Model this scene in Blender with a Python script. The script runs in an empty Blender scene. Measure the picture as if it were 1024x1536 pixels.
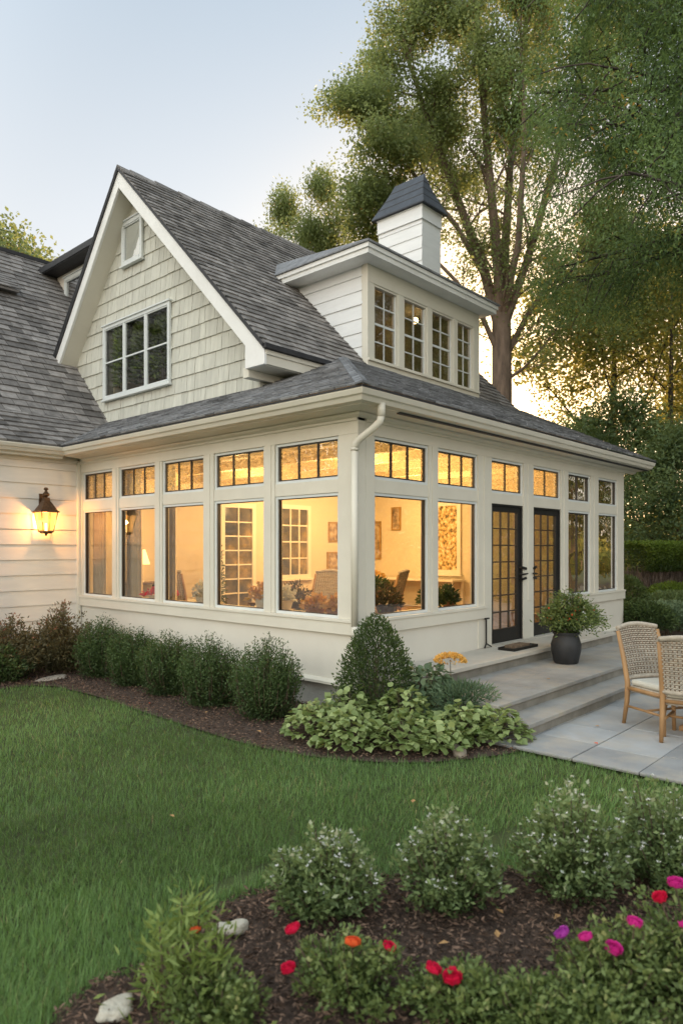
import bpy, math, random
import numpy as np
from mathutils import Vector, Matrix
random.seed(7); rng = np.random.default_rng(7)
PI = math.pi; R = math.radians
scene = bpy.context.scene
COL = scene.collection
V = Vector

# ------------------------------------------------------------------ camera / light / world
CAM = np.array([-6.20, -5.37, 1.90])
FW = np.array([.7404, .6721, 0.0]); RT = np.array([.6721, -.7404, 0.0]); UP = np.array([0, 0, 1.0])
cam_d = bpy.data.cameras.new('camera'); cam = bpy.data.objects.new('camera', cam_d); COL.objects.link(cam)
cam.location = CAM.tolist()
cam.rotation_euler = (PI/2, 0, math.atan2(FW[1], FW[0]) - PI/2)
cam_d.sensor_width = 36; cam_d.sensor_fit = 'AUTO'; cam_d.lens = 1051/1536*36
cam_d.shift_y = 54/1536; cam_d.clip_start = .05; cam_d.clip_end = 2000
cam_d.dof.use_dof = True; cam_d.dof.focus_distance = 9.0; cam_d.dof.aperture_fstop = 1.9
scene.camera = cam

SUN_AZ = math.atan2(.889, .508)      # from +Y towards +X
SUN_EL = R(11)
sd = bpy.data.lights.new('sun', 'SUN'); so = bpy.data.objects.new('sun', sd); COL.objects.link(so)
sd.energy = 5.5; sd.angle = R(.6); sd.color = (1, .62, .30)
sdir = V((math.sin(SUN_AZ)*math.cos(SUN_EL), math.cos(SUN_AZ)*math.cos(SUN_EL), math.sin(SUN_EL)))
so.rotation_euler = sdir.to_track_quat('Z', 'Y').to_euler()

SKY, SKYB = .90, 3.1   # sky in view, and the left and rear side raised as added fill
w = bpy.data.worlds.new('World'); scene.world = w; w.use_nodes = True
nt = w.node_tree; nt.nodes.clear()
sky = nt.nodes.new('ShaderNodeTexSky'); sky.sky_type = 'NISHITA'; sky.sun_disc = False
sky.sun_elevation = SUN_EL; sky.sun_rotation = SUN_AZ; sky.air_density = 1.0; sky.dust_density = 1.2; sky.ozone_density = 1.5
tcw = nt.nodes.new('ShaderNodeTexCoord')
sepw = nt.nodes.new('ShaderNodeSeparateXYZ'); nt.links.new(tcw.outputs['Generated'], sepw.inputs[0])
ramp = nt.nodes.new('ShaderNodeValToRGB'); nt.links.new(sepw.outputs['Z'], ramp.inputs[0])
cr = ramp.color_ramp
cr.elements[0].position = 0.0; cr.elements[0].color = (.95, .79, .63, 1)
cr.elements[1].position = .62; cr.elements[1].color = (.54, .62, .69, 1)
e = cr.elements.new(.22); e.color = (.90, .85, .79, 1)
e = cr.elements.new(.40); e.color = (.78, .79, .79, 1)
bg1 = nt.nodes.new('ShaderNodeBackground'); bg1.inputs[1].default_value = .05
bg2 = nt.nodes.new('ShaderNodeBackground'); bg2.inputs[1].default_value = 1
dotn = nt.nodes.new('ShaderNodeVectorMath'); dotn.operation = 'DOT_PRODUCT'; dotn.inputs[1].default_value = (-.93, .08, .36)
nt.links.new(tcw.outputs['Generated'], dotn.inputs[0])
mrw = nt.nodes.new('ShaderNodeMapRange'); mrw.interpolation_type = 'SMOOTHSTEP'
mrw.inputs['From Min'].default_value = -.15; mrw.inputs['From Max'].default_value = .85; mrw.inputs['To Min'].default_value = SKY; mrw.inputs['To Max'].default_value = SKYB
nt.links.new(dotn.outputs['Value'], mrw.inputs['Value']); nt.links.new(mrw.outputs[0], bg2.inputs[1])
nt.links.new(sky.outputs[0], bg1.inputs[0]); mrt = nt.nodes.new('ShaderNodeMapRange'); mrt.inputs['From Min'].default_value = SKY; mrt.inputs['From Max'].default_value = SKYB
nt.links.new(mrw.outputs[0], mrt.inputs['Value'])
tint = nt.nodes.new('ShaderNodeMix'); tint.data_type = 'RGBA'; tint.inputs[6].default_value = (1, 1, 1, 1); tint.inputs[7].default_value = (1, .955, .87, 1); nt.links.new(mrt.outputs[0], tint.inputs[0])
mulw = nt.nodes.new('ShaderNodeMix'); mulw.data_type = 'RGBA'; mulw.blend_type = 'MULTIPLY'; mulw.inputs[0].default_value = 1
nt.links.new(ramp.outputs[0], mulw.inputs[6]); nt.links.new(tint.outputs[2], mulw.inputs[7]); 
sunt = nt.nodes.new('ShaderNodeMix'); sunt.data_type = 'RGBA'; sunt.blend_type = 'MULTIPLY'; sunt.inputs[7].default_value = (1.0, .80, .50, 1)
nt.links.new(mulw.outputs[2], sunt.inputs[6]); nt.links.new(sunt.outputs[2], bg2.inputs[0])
addw = nt.nodes.new('ShaderNodeAddShader'); outw = nt.nodes.new('ShaderNodeOutputWorld')
# warm aureole round the low sun
dots = nt.nodes.new('ShaderNodeVectorMath'); dots.operation = 'DOT_PRODUCT'; dots.inputs[1].default_value = tuple(sdir)
nt.links.new(tcw.outputs['Generated'], dots.inputs[0])
mrs = nt.nodes.new('ShaderNodeMapRange'); mrs.inputs['From Min'].default_value = .70; mrs.inputs['From Max'].default_value = 1.0
pws = nt.nodes.new('ShaderNodeMath'); pws.operation = 'POWER'; pws.inputs[1].default_value = 11.0
mls = nt.nodes.new('ShaderNodeMath'); mls.operation = 'MULTIPLY'; mls.inputs[1].default_value = 1.9
nt.links.new(dots.outputs['Value'], mrs.inputs['Value'])
bg3 = nt.nodes.new('ShaderNodeBackground'); bg3.inputs[0].default_value = (1, .58, .20, 1); nt.links.new(mrs.outputs[0], pws.inputs[0]); nt.links.new(pws.outputs[0], mls.inputs[0]); nt.links.new(pws.outputs[0], sunt.inputs[0]); nt.links.new(mls.outputs[0], bg3.inputs[1])
add2 = nt.nodes.new('ShaderNodeAddShader'); nt.links.new(addw.outputs[0], add2.inputs[0]); nt.links.new(bg3.outputs[0], add2.inputs[1])
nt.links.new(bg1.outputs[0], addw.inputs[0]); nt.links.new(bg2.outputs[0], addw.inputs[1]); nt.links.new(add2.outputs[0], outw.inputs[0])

scene.view_settings.view_transform = 'Standard'; scene.view_settings.look = 'None'
scene.view_settings.exposure = 0; scene.view_settings.gamma = 1
scene.render.engine = 'CYCLES'
cy = scene.cycles
cy.use_denoising = True; cy.max_bounces = 7; cy.diffuse_bounces = 3; cy.glossy_bounces = 3; cy.transmission_bounces = 4
cy.transparent_max_bounces = 12; cy.sample_clamp_indirect = 6; cy.caustics_reflective = False; cy.caustics_refractive = False
scene.render.resolution_x = 682; scene.render.resolution_y = 1024

# ------------------------------------------------------------------ tagging
def tag(o, label=None, cat=None, group=None, kind=None):
    if label: o['label'] = label
    if cat: o['category'] = cat
    if group: o['group'] = group
    if kind: o['kind'] = kind
    return o
def thing(name, label, cat, loc=(0, 0, 0), rz=0, group=None):
    o = bpy.data.objects.new(name, None); COL.objects.link(o)
    o.location = loc; o.rotation_euler = (0, 0, rz); o.empty_display_size = .1
    return tag(o, label, cat, group)
def dup(root, loc, rz=0, label=None, sc=None, name=None):
    r = root.copy(); COL.objects.link(r); r.location = loc; r.rotation_euler = (0, 0, rz)
    if sc is not None: r.scale = sc if hasattr(sc, '__len__') else (sc, sc, sc)
    if label: r['label'] = label
    for ch in list(root.children):
        c = ch.copy(); COL.objects.link(c); c.parent = r
        for g in list(ch.children):
            d = g.copy(); COL.objects.link(d); d.parent = c
    return r

# ------------------------------------------------------------------ materials
def newmat(name):
    m = bpy.data.materials.new(name); m.use_nodes = True
    t = m.node_tree; t.nodes.clear()
    out = t.nodes.new('ShaderNodeOutputMaterial')
    return m, t, out
def N(t, kind, **kw):
    n = t.nodes.new(kind)
    for k, v in kw.items(): setattr(n, k, v)
    return n
def noise(t, scale, detail=4, rough=.6, vec=None, stretch=None):
    n = N(t, 'ShaderNodeTexNoise'); n.inputs['Scale'].default_value = scale; n.inputs['Detail'].default_value = detail
    n.inputs['Roughness'].default_value = rough
    tc = N(t, 'ShaderNodeTexCoord')
    src = tc.outputs['Object']
    if stretch:
        mp = N(t, 'ShaderNodeMapping'); mp.inputs['Scale'].default_value = stretch; t.links.new(src, mp.inputs[0]); src = mp.outputs[0]
    t.links.new(src, n.inputs['Vector'])
    return n
def rampn(t, src, stops):
    r = N(t, 'ShaderNodeValToRGB'); c = r.color_ramp
    c.elements[0].position = stops[0][0]; c.elements[0].color = (*stops[0][1], 1)
    c.elements[1].position = stops[-1][0]; c.elements[1].color = (*stops[-1][1], 1)
    for p, k in stops[1:-1]:
        e = c.elements.new(p); e.color = (*k, 1)
    t.links.new(src, r.inputs[0]); return r
def mulc(col, k): return tuple(min(1, c*k) for c in col)
def surf(name, col, rough=.6, var=.12, scale=3.0, bump=.1, bscale=60, spec=.4, metal=0, stretch=None, attr=None, attr_amt=.35, stops=None, emit=None, dirt=None):
    """noise-varied surface; attr: per-face value that shifts the colour"""
    m, t, out = newmat(name)
    p = N(t, 'ShaderNodeBsdfPrincipled'); p.inputs['Roughness'].default_value = rough
    p.inputs['Specular IOR Level'].default_value = spec; p.inputs['Metallic'].default_value = metal
    n1 = noise(t, scale, 5, .6, stretch=stretch)
    if stops is None: stops = [(.3, mulc(col, 1-var)), (.7, mulc(col, 1+var))]
    base = rampn(t, n1.outputs['Fac'], stops).outputs[0]
    if attr:
        a = N(t, 'ShaderNodeAttribute', attribute_name=attr)
        mr = N(t, 'ShaderNodeMapRange'); mr.inputs['To Min'].default_value = 1-attr_amt; mr.inputs['To Max'].default_value = 1+attr_amt
        t.links.new(a.outputs['Fac'], mr.inputs['Value'])
        mx = N(t, 'ShaderNodeMix', data_type='RGBA', blend_type='MULTIPLY'); mx.inputs[0].default_value = 1
        t.links.new(base, mx.inputs[6]); t.links.new(mr.outputs[0], mx.inputs[7]); base = mx.outputs[2]
    if dirt:
        n3 = noise(t, dirt[0], 6, .7)
        rr = rampn(t, n3.outputs['Fac'], [(.45, (0, 0, 0)), (.75, (1, 1, 1))])
        mx = N(t, 'ShaderNodeMix', data_type='RGBA'); t.links.new(rr.outputs[0], mx.inputs[0])
        t.links.new(base, mx.inputs[6]); mx.inputs[7].default_value = (*dirt[1], 1)
        base = mx.outputs[2]
    t.links.new(base, p.inputs['Base Color'])
    n2 = noise(t, bscale, 4, .65, stretch=stretch)
    b = N(t, 'ShaderNodeBump'); b.inputs['Strength'].default_value = bump; b.inputs['Distance'].default_value = .02
    t.links.new(n2.outputs['Fac'], b.inputs['Height']); t.links.new(b.outputs[0], p.inputs['Normal'])
    if emit:
        p.inputs['Emission Color'].default_value = (*emit[0], 1); p.inputs['Emission Strength'].default_value = emit[1]
    t.links.new(p.outputs[0], out.inputs[0])
    return m
def leafmat(name, dark, light, trans=(.25, .30, .05), tamt=.35, rough=.5, spec=.3, autumn=None):
    m, t, out = newmat(name)
    a = N(t, 'ShaderNodeAttribute', attribute_name='v')
    st = [(0, dark), (1, light)] if autumn is None else [(0, dark), (.86, light), (.97, autumn)]
    c = rampn(t, a.outputs['Fac'], st)
    p = N(t, 'ShaderNodeBsdfPrincipled'); p.inputs['Roughness'].default_value = rough; p.inputs['Specular IOR Level'].default_value = spec
    t.links.new(c.outputs[0], p.inputs['Base Color'])
    tr = N(t, 'ShaderNodeBsdfTranslucent')
    mx = N(t, 'ShaderNodeMix', data_type='RGBA'); mx.inputs[0].default_value = .5
    t.links.new(c.outputs[0], mx.inputs[6]); mx.inputs[7].default_value = (*trans, 1); t.links.new(mx.outputs[2], tr.inputs[0])
    ms = N(t, 'ShaderNodeMixShader'); ms.inputs[0].default_value = tamt
    t.links.new(p.outputs[0], ms.inputs[1]); t.links.new(tr.outputs[0], ms.inputs[2]); t.links.new(ms.outputs[0], out.inputs[0])
    return m
def glassmat(name, tint=(.96, .96, .93), refl=.10, wav=.02, wscale=2.5, seed=None, add=0.0):
    m, t, out = newmat(name)
    tr = N(t, 'ShaderNodeBsdfTransparent'); tr.inputs[0].default_value = (*tint, 1)
    gl = N(t, 'ShaderNodeBsdfGlossy'); gl.inputs['Roughness'].default_value = .015; gl.inputs[0].default_value = (1, 1, 1, 1)
    n = noise(t, wscale, 2, .5); b = N(t, 'ShaderNodeBump'); b.inputs['Strength'].default_value = wav; b.inputs['Distance'].default_value = .05
    t.links.new(n.outputs['Fac'], b.inputs['Height']); t.links.new(b.outputs[0], gl.inputs['Normal'])
    fr = N(t, 'ShaderNodeFresnel'); fr.inputs[0].default_value = 1.5
    ma = N(t, 'ShaderNodeMath', operation='MULTIPLY_ADD'); ma.inputs[1].default_value = 1.5; ma.inputs[2].default_value = refl
    t.links.new(fr.outputs[0], ma.inputs[0])
    mx = N(t, 'ShaderNodeMixShader'); t.links.new(ma.outputs[0], mx.inputs[0])
    body = tr.outputs[0]
    if seed:   # seeded, hazy old glass: part of the light passes scattered
        tl = N(t, 'ShaderNodeBsdfTranslucent'); tl.inputs[0].default_value = (*seed, 1)
        n2 = noise(t, 14, 5, .75, stretch=(1, 1, 2.2)); rr = rampn(t, n2.outputs['Fac'], [(.36, (.05, .05, .05)), (.66, (.60, .60, .60))])
        mm = N(t, 'ShaderNodeMixShader'); t.links.new(rr.outputs[0], mm.inputs[0]); t.links.new(tr.outputs[0], mm.inputs[1]); t.links.new(tl.outputs[0], mm.inputs[2])
        body = mm.outputs[0]
    t.links.new(body, mx.inputs[1]); t.links.new(gl.outputs[0], mx.inputs[2]); t.links.new(mx.outputs[0], out.inputs[0])
    return m
M = {}
M['trim'] = surf('cream_paint', (.68, .65, .56), .5, .04, 2.0, .06, 40, dirt=(1.3, (.645, .61, .52)))
M['trimwhite'] = surf('white_paint', (.80, .80, .78), .45, .04, 2.0, .05, 40, dirt=(1.1, (.70, .69, .66)))
M['stucco'] = surf('painted_base_wall', (.69, .66, .58), .7, .03, 1.4, .12, 90, dirt=(.9, (.655, .62, .54)))
M['siding'] = surf('white_lap_siding', (.74, .69, .62), .55, .05, 1.5, .08, 30, stretch=(1, 1, 6))
M['sidingwhite'] = surf('white_painted_boards', (.78, .79, .79), .5, .05, 1.5, .08, 30, stretch=(1, 1, 6))
M['shake'] = surf('sage_cedar_shakes', (.56, .555, .485), .75, .12, 5, .25, 45, stretch=(1, 3, .35), attr='v', attr_amt=.10)
M['shingle'] = surf('grey_roof_shingles', (.212, .198, .188), .85, .32, 7, .6, 90, attr='v', attr_amt=.46, spec=.25)
M['slate'] = surf('blue_grey_roof_shingles', (.205, .21, .22), .75, .3, 7, .5, 90, attr='v', attr_amt=.5, spec=.35)
M['capslate'] = surf('dark_slate_cap', (.035, .042, .055), .5, .3, 5, .3, 60, attr='v', attr_amt=.3)
M['roofdark'] = surf('roof_edge_dark', (.03, .03, .033), .6, .3, 8, .2, 60)
M['sash'] = surf('dark_bronze_sash', (.045, .036, .028), .45, .25, 6, .1, 60)
M['sashgrey'] = surf('pale_grey_sash', (.66, .69, .68), .45, .05, 3, .05, 50)
M['doorpaint'] = surf('charcoal_door_paint', (.016, .015, .014), .5, .2, 4, .1, 50)
M['metal'] = surf('black_metal', (.03, .028, .026), .4, .3, 20, .15, 80, metal=.6)
M['bronze'] = surf('lantern_bronze', (.13, .075, .04), .45, .4, 25, .25, 80, metal=.7)
M['concrete'] = surf('foundation_concrete', (.36, .36, .33), .9, .12, 4, .3, 70)
M['inwall'] = surf('warm_interior_wall', (.72, .62, .44), .8, .06, 1.0, .05, 50)
M['infloor'] = surf('interior_wood_floor', (.28, .17, .09), .45, .25, 3, .1, 40, stretch=(1, 8, 1))
M['inceil'] = surf('interior_ceiling_boards', (.72, .58, .38), .6, .12, 4, .2, 30, stretch=(1, 9, 1))
M['intrim'] = surf('interior_trim', (.80, .74, .60), .5, .04, 2, .05, 50)
M['wood'] = surf('teak_wood', (.33, .19, .085), .5, .28, 7, .18, 45, stretch=(1, 1, .15))
M['darkwood'] = surf('dark_wood', (.10, .055, .028), .45, .3, 6, .15, 45)
M['wicker'] = surf('whitewashed_wicker', (.42, .37, .30), .8, .25, 22, .4, 120)
M['wickerdark'] = surf('brown_wicker', (.22, .16, .11), .8, .3, 22, .4, 120)
M['cushion'] = surf('pale_seat_cushion', (.55, .53, .46), .9, .08, 12, .25, 200)
M['stonestep'] = surf('bluestone_tread', (.30, .295, .28), .8, .20, 2.6, .25, 60, attr='v', attr_amt=.12, dirt=(2.2, (.39, .34, .27)))
M['riser'] = surf('step_riser_stone', (.25, .235, .20), .85, .22, 5, .4, 50)
M['paver'] = surf('bluestone_paver', (.31, .32, .325), .75, .18, 1.8, .2, 60, attr='v', attr_amt=.28, dirt=(1.9, (.42, .38, .32)))
M['joint'] = surf('patio_joint_sand', (.07, .065, .06), .95, .2, 20, .4, 150)
M['sill'] = surf('limestone_sill', (.50, .47, .41), .75, .1, 3, .2, 70)
M['pot'] = surf('matte_black_pot', (.028, .029, .031), .5, .25, 6, .15, 50)
M['soil'] = surf('potting_soil', (.03, .022, .016), .95, .4, 20, .8, 80)
M['bark'] = surf('grey_brown_bark', (.17, .125, .095), .9, .35, 7, .9, 24, stretch=(1, 1, .25))
M['barkdark'] = surf('dark_bark', (.07, .055, .045), .9, .35, 7, .9, 24, stretch=(1, 1, .25))
M['twig'] = surf('shrub_twig', (.10, .075, .05), .9, .3, 12, .3, 60)
M['boulder'] = surf('pale_garden_stone', (.50, .47, .39), .9, .16, 9, .8, 26, dirt=(14, (.30, .25, .18)))
M['flag'] = surf('flat_sandstone', (.36, .31, .25), .9, .15, 6, .4, 40)
M['mulchchip'] = surf('bark_chip', (.15, .095, .066), .95, .4, 8, .3, 90, attr='v', attr_amt=.75)
M['mulch'] = surf('dark_bark_mulch', (.080, .053, .039), .97, .5, 16, 1.0, 55)
M['earth'] = surf('lawn_soil', (.055, .070, .022), .95, .35, 3, .6, 40)
M['glass'] = glassmat('window_glass', tint=(.90, .86, .78), refl=.06, wav=.04)
M['glassgreen'] = glassmat('window_glass_reflective', tint=(.50, .50, .42), refl=.34, wav=.10)
M['glassdark'] = glassmat('upper_window_glass', tint=(.97, 1, .97), refl=.06, wav=.12)
M['glasssky'] = glassmat('sky_reflecting_glass', tint=(.55, .58, .58), refl=.62, wav=.06, wscale=5)
M['glassdorm'] = glassmat('dormer_glass', tint=(.62, .60, .52), refl=.24, wav=.12)
M['glassend'] = glassmat('garden_reflecting_glass', tint=(.34, .38, .30), refl=.58, wav=.10)
M['glassseed'] = glassmat('seeded_transom_glass', tint=(.95, .88, .72), refl=.05, wav=.35, wscale=9, seed=(1, .84, .5))
M['lampglass'] = surf('lit_lantern_glass', (.9, .6, .25), .4, .1, 9, .05, 30, emit=((1, .46, .10), 1.9))
def glowglass(name, col, e, t_):
    m, t, out = newmat(name)
    em = N(t, 'ShaderNodeEmission'); em.inputs[0].default_value = (*col, 1); em.inputs[1].default_value = e
    tr = N(t, 'ShaderNodeBsdfTransparent'); tr.inputs[0].default_value = (1, .86, .62, 1)
    n = noise(t, 9, 4, .6); rr = rampn(t, n.outputs['Fac'], [(.3, (t_-.12,)*3), (.7, (t_+.12,)*3)])
    mx = N(t, 'ShaderNodeMixShader'); t.links.new(rr.outputs[0], mx.inputs[0]); t.links.new(em.outputs[0], mx.inputs[1]); t.links.new(tr.outputs[0], mx.inputs[2]); t.links.new(mx.outputs[0], out.inputs[0])
    return m
M['lampglass'] = glowglass('amber_lantern_glass', (1, .50, .12), 2.6, .5)
M['shade'] = surf('lit_fabric_shade', (.9, .75, .5), .8, .05, 9, .05, 90, emit=((1, .66, .28), 2.2))
M['bulb'] = surf('warm_bulb', (.9, .8, .6), .4, .02, 9, .02, 30, emit=((1, .70, .34), 14))
M['frosted'] = surf('frosted_pale_glass', (.85, .87, .86), .25, .05, 2.5, .03, 30, spec=.6)
M['brass'] = surf('aged_brass', (.5, .33, .12), .35, .2, 12, .1, 60, metal=.9)
M['ceramic'] = surf('white_ceramic', (.75, .70, .62), .3, .06, 9, .05, 40)
M['linen'] = surf('linen_curtain', (.62, .52, .38), .9, .08, 6, .2, 150)
M['deadleaf'] = surf('dry_fallen_leaf', (.42, .24, .10), .8, .3, 30, .2, 90)
M['terra'] = surf('terracotta', (.36, .16, .09), .8, .2, 7, .2, 50)
M['art'] = surf('framed_print', (.35, .24, .14), .7, .5, 6, .05, 40, stops=[(.35, (.12, .08, .05)), (.5, (.42, .30, .17)), (.65, (.60, .50, .34))])
M['gold'] = surf('gilded_foliage_panel', (.6, .40, .12), .45, .4, 14, .9, 22, stops=[(.38, (.10, .06, .02)), (.52, (.62, .40, .12)), (.66, (.95, .80, .48))])
M['grassblade'] = leafmat('grass_blade', (.058, .115, .030), (.245, .40, .125), (.34, .52, .11), .30, .45, .3, autumn=(.42, .34, .17))
M['yew'] = leafmat('yew_needles', (.018, .036, .012), (.095, .15, .046), (.09, .17, .04), .22)
M['box'] = leafmat('boxwood_leaves', (.020, .042, .014), (.105, .155, .050), (.14, .2, .04), .22)
M['hosta'] = leafmat('lime_leaves', (.10, .16, .040), (.40, .48, .20), (.40, .46, .10), .3, .45, .4)
M['bluegreen'] = leafmat('blue_green_leaves', (.055, .105, .055), (.21, .29, .165), (.18, .26, .10), .3)
M['nandina'] = leafmat('bronzed_leaves', (.05, .055, .022), (.16, .14, .07), (.25, .16, .06), .3, autumn=(.34, .14, .09))
M['rosel'] = leafmat('rose_leaves', (.040, .075, .020), (.20, .26, .085), (.24, .32, .07), .3, autumn=(.32, .34, .14))
M['tallleaf'] = leafmat('bright_lance_leaves', (.07, .12, .03), (.28, .36, .10), (.30, .40, .08), .3)
M['abelia'] = leafmat('abelia_leaves', (.045, .085, .030), (.23, .30, .12), (.26, .34, .08), .3, autumn=(.46, .48, .33))
M['petalwhite'] = leafmat('white_petals', (.60, .62, .58), (.85, .86, .82), (.8, .8, .7), .3)
M['petalred'] = leafmat('crimson_petals', (.42, .005, .03), (.80, .02, .09), (.8, .03, .1), .25)
M['petalorange'] = leafmat('coral_petals', (.60, .05, .02), (.90, .16, .05), (.9, .2, .05), .25)
M['petalmag'] = leafmat('magenta_petals', (.45, .01, .18), (.78, .05, .36), (.8, .06, .4), .25)
M['petalpurple'] = leafmat('purple_petals', (.28, .02, .26), (.50, .07, .46), (.5, .08, .5), .25)
M['petalyellow'] = leafmat('golden_petals', (.60, .30, .05), (.90, .58, .18), (.9, .55, .1), .25)
M['leafT1'] = leafmat('maple_leaves', (.080, .115, .042), (.28, .35, .15), (.46, .50, .14), .55, autumn=(.42, .20, .06))
M['leafT2'] = leafmat('dark_fine_leaves', (.030, .068, .028), (.19, .285, .105), (.34, .44, .09), .45, autumn=(.46, .22, .03))
M['leafback'] = leafmat('backlit_leaves', (.06, .085, .025), (.21, .24, .07), (.80, .70, .15), .52, autumn=(.5, .27, .05))
M['leafever'] = leafmat('evergreen_sprays', (.05, .095, .045), (.20, .28, .12), (.40, .44, .10), .38)
M['hedge'] = leafmat('clipped_hedge_leaves', (.022, .045, .010), (.16, .24, .035), (.3, .4, .05), .3)
M['reed'] = leafmat('dry_hedge_stems', (.06, .045, .04), (.22, .17, .14), (.2, .15, .1), .1)

# ------------------------------------------------------------------ mesh builders
class MB:
    def __init__(s, tf=None): s.v = []; s.f = []; s.c = []; s.tf = tf
    def add(s, verts, faces, c=.5):
        o = len(s.v)
        s.v += [tuple(s.tf(*p)) if s.tf else tuple(p) for p in verts]
        for f in faces: s.f.append([i+o for i in f]); s.c.append(c)
    def box(s, x0, x1, y0, y1, z0, z1, c=.5):
        s.add([(x, y, z) for x in (x0, x1) for y in (y0, y1) for z in (z0, z1)],
              [(0, 1, 3, 2), (4, 6, 7, 5), (0, 4, 5, 1), (2, 3, 7, 6), (0, 2, 6, 4), (1, 5, 7, 3)], c)
    def hexa(s, b, t, c=.5):   # bottom quad, top quad
        s.add(list(b)+list(t), [(3, 2, 1, 0), (4, 5, 6, 7)]+[(i, (i+1) % 4, 4+(i+1) % 4, 4+i) for i in range(4)], c)
    def prism(s, poly, d, c=.5):  # 3D polygon extruded along vector d
        n = len(poly); d = V(d)
        s.add([V(p) for p in poly]+[V(p)+d for p in poly], [list(range(n))[::-1], list(range(n, 2*n))]+[(i, (i+1) % n, n+(i+1) % n, n+i) for i in range(n)], c)
    def loft(s, rings, closed=True, cap=True, c=.5):
        n = len(rings[0]); fs = []
        for k in range(len(rings)-1):
            for i in range(n if closed else n-1):
                j = (i+1) % n; fs.append((k*n+i, k*n+j, (k+1)*n+j, (k+1)*n+i))
        if cap: fs += [list(range(n))[::-1], [(len(rings)-1)*n+i for i in range(n)]]
        s.add([p for r in rings for p in r], fs, c)
    def tube(s, pts, rad, n=8, cap=True, c=.5):
        pts = [V(p) for p in pts]
        if not hasattr(rad, '__len__'): rad = [rad]*len(pts)
        rings = []; u = None
        for i, p in enumerate(pts):
            d = (pts[min(i+1, len(pts)-1)]-pts[max(i-1, 0)])
            if d.length < 1e-6: d = V((0, 0, 1))
            d.normalize()
            if u is None: u = d.orthogonal().normalized()
            u = (u-d*u.dot(d)); u = u.normalized() if u.length > 1e-5 else d.orthogonal().normalized()
            w_ = d.cross(u)
            rings.append([p+(u*math.cos(2*PI*k/n)+w_*math.sin(2*PI*k/n))*rad[i] for k in range(n)])
        s.loft(rings, True, cap, c)
    def lathe(s, prof, ctr=(0, 0, 0), n=20, c=.5):
        x, y, z = ctr
        s.loft([[(x+r*math.cos(2*PI*k/n), y+r*math.sin(2*PI*k/n), z+h) for k in range(n)] for r, h in prof], True, True, c)
    def build(s, name, m, parent=None, smooth=False, bevel=0, kind=None):
        me = bpy.data.meshes.new(name); me.from_pydata(s.v, [], s.f); me.update()
        a = me.attributes.new('v', 'FLOAT', 'FACE'); a.data.foreach_set('value', s.c)
        me.materials.append(m if not isinstance(m, str) else M[m])
        if smooth: me.polygons.foreach_set('use_smooth', [True]*len(me.polygons))
        o = bpy.data.objects.new(name, me); COL.objects.link(o)
        if parent: o.parent = parent
        if bevel:
            b = o.modifiers.new('edges', 'BEVEL'); b.width = bevel; b.segments = 2; b.limit_method = 'ANGLE'
        if kind: o['kind'] = kind
        return o

def npmesh(name, verts, nper, m, parent=None, vals=None, faces=None, kind=None):
    """verts (k*nper,3); every primitive has the same vertex pattern; faces: list of index tuples inside a primitive"""
    k = len(verts)//nper
    me = bpy.data.meshes.new(name)
    me.vertices.add(len(verts)); me.vertices.foreach_set('co', np.ascontiguousarray(verts, dtype=np.float32).ravel())
    off = (np.arange(k)*nper)[:, None]
    li = np.concatenate([off+np.array(f)[None] for f in faces], axis=1).ravel()
    sizes = [len(f) for f in faces]
    tot = np.tile(np.array(sizes), k); st = np.concatenate([[0], np.cumsum(tot)[:-1]])
    me.loops.add(len(li)); me.loops.foreach_set('vertex_index', li.astype(np.int32))
    me.polygons.add(len(tot)); me.polygons.foreach_set('loop_start', st.astype(np.int32))
    try: me.polygons.foreach_set('loop_total', tot.astype(np.int32))
    except Exception: pass
    me.update(calc_edges=True)
    a = me.attributes.new('v', 'FLOAT', 'FACE')
    vv = np.full(k, .5) if vals is None else vals
    a.data.foreach_set('value', np.repeat(vv, len(faces)).astype(np.float32))
    me.materials.append(M[m])
    o = bpy.data.objects.new(name, me); COL.objects.link(o)
    if parent: o.parent = parent
    if kind: o['kind'] = kind
    return o
def unit(a): return a/np.maximum(np.linalg.norm(a, axis=-1, keepdims=True), 1e-9)
def leaves(name, P, A, L, W, m, parent=None, vals=None, fold=.25, kind=None, nrm=None):
    n = len(P); A = unit(A)
    rnd = rng.normal(size=(n, 3)) if nrm is None else nrm+rng.normal(size=(n, 3))*.35
    side = unit(np.cross(A, rnd)); nn = np.cross(side, A)
    L = np.broadcast_to(np.asarray(L, float).reshape(-1, 1), (n, 1)); W = np.broadcast_to(np.asarray(W, float).reshape(-1, 1), (n, 1))
    mid = P+A*L*.45
    v = np.stack([P, mid+side*W*.5+nn*W*fold, P+A*L, mid-side*W*.5+nn*W*fold], axis=1).reshape(-1, 3)
    if vals is None: vals = rng.random(n)
    return npmesh(name, v, 4, m, parent, vals, [(0, 1, 2, 3)], kind)

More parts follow.
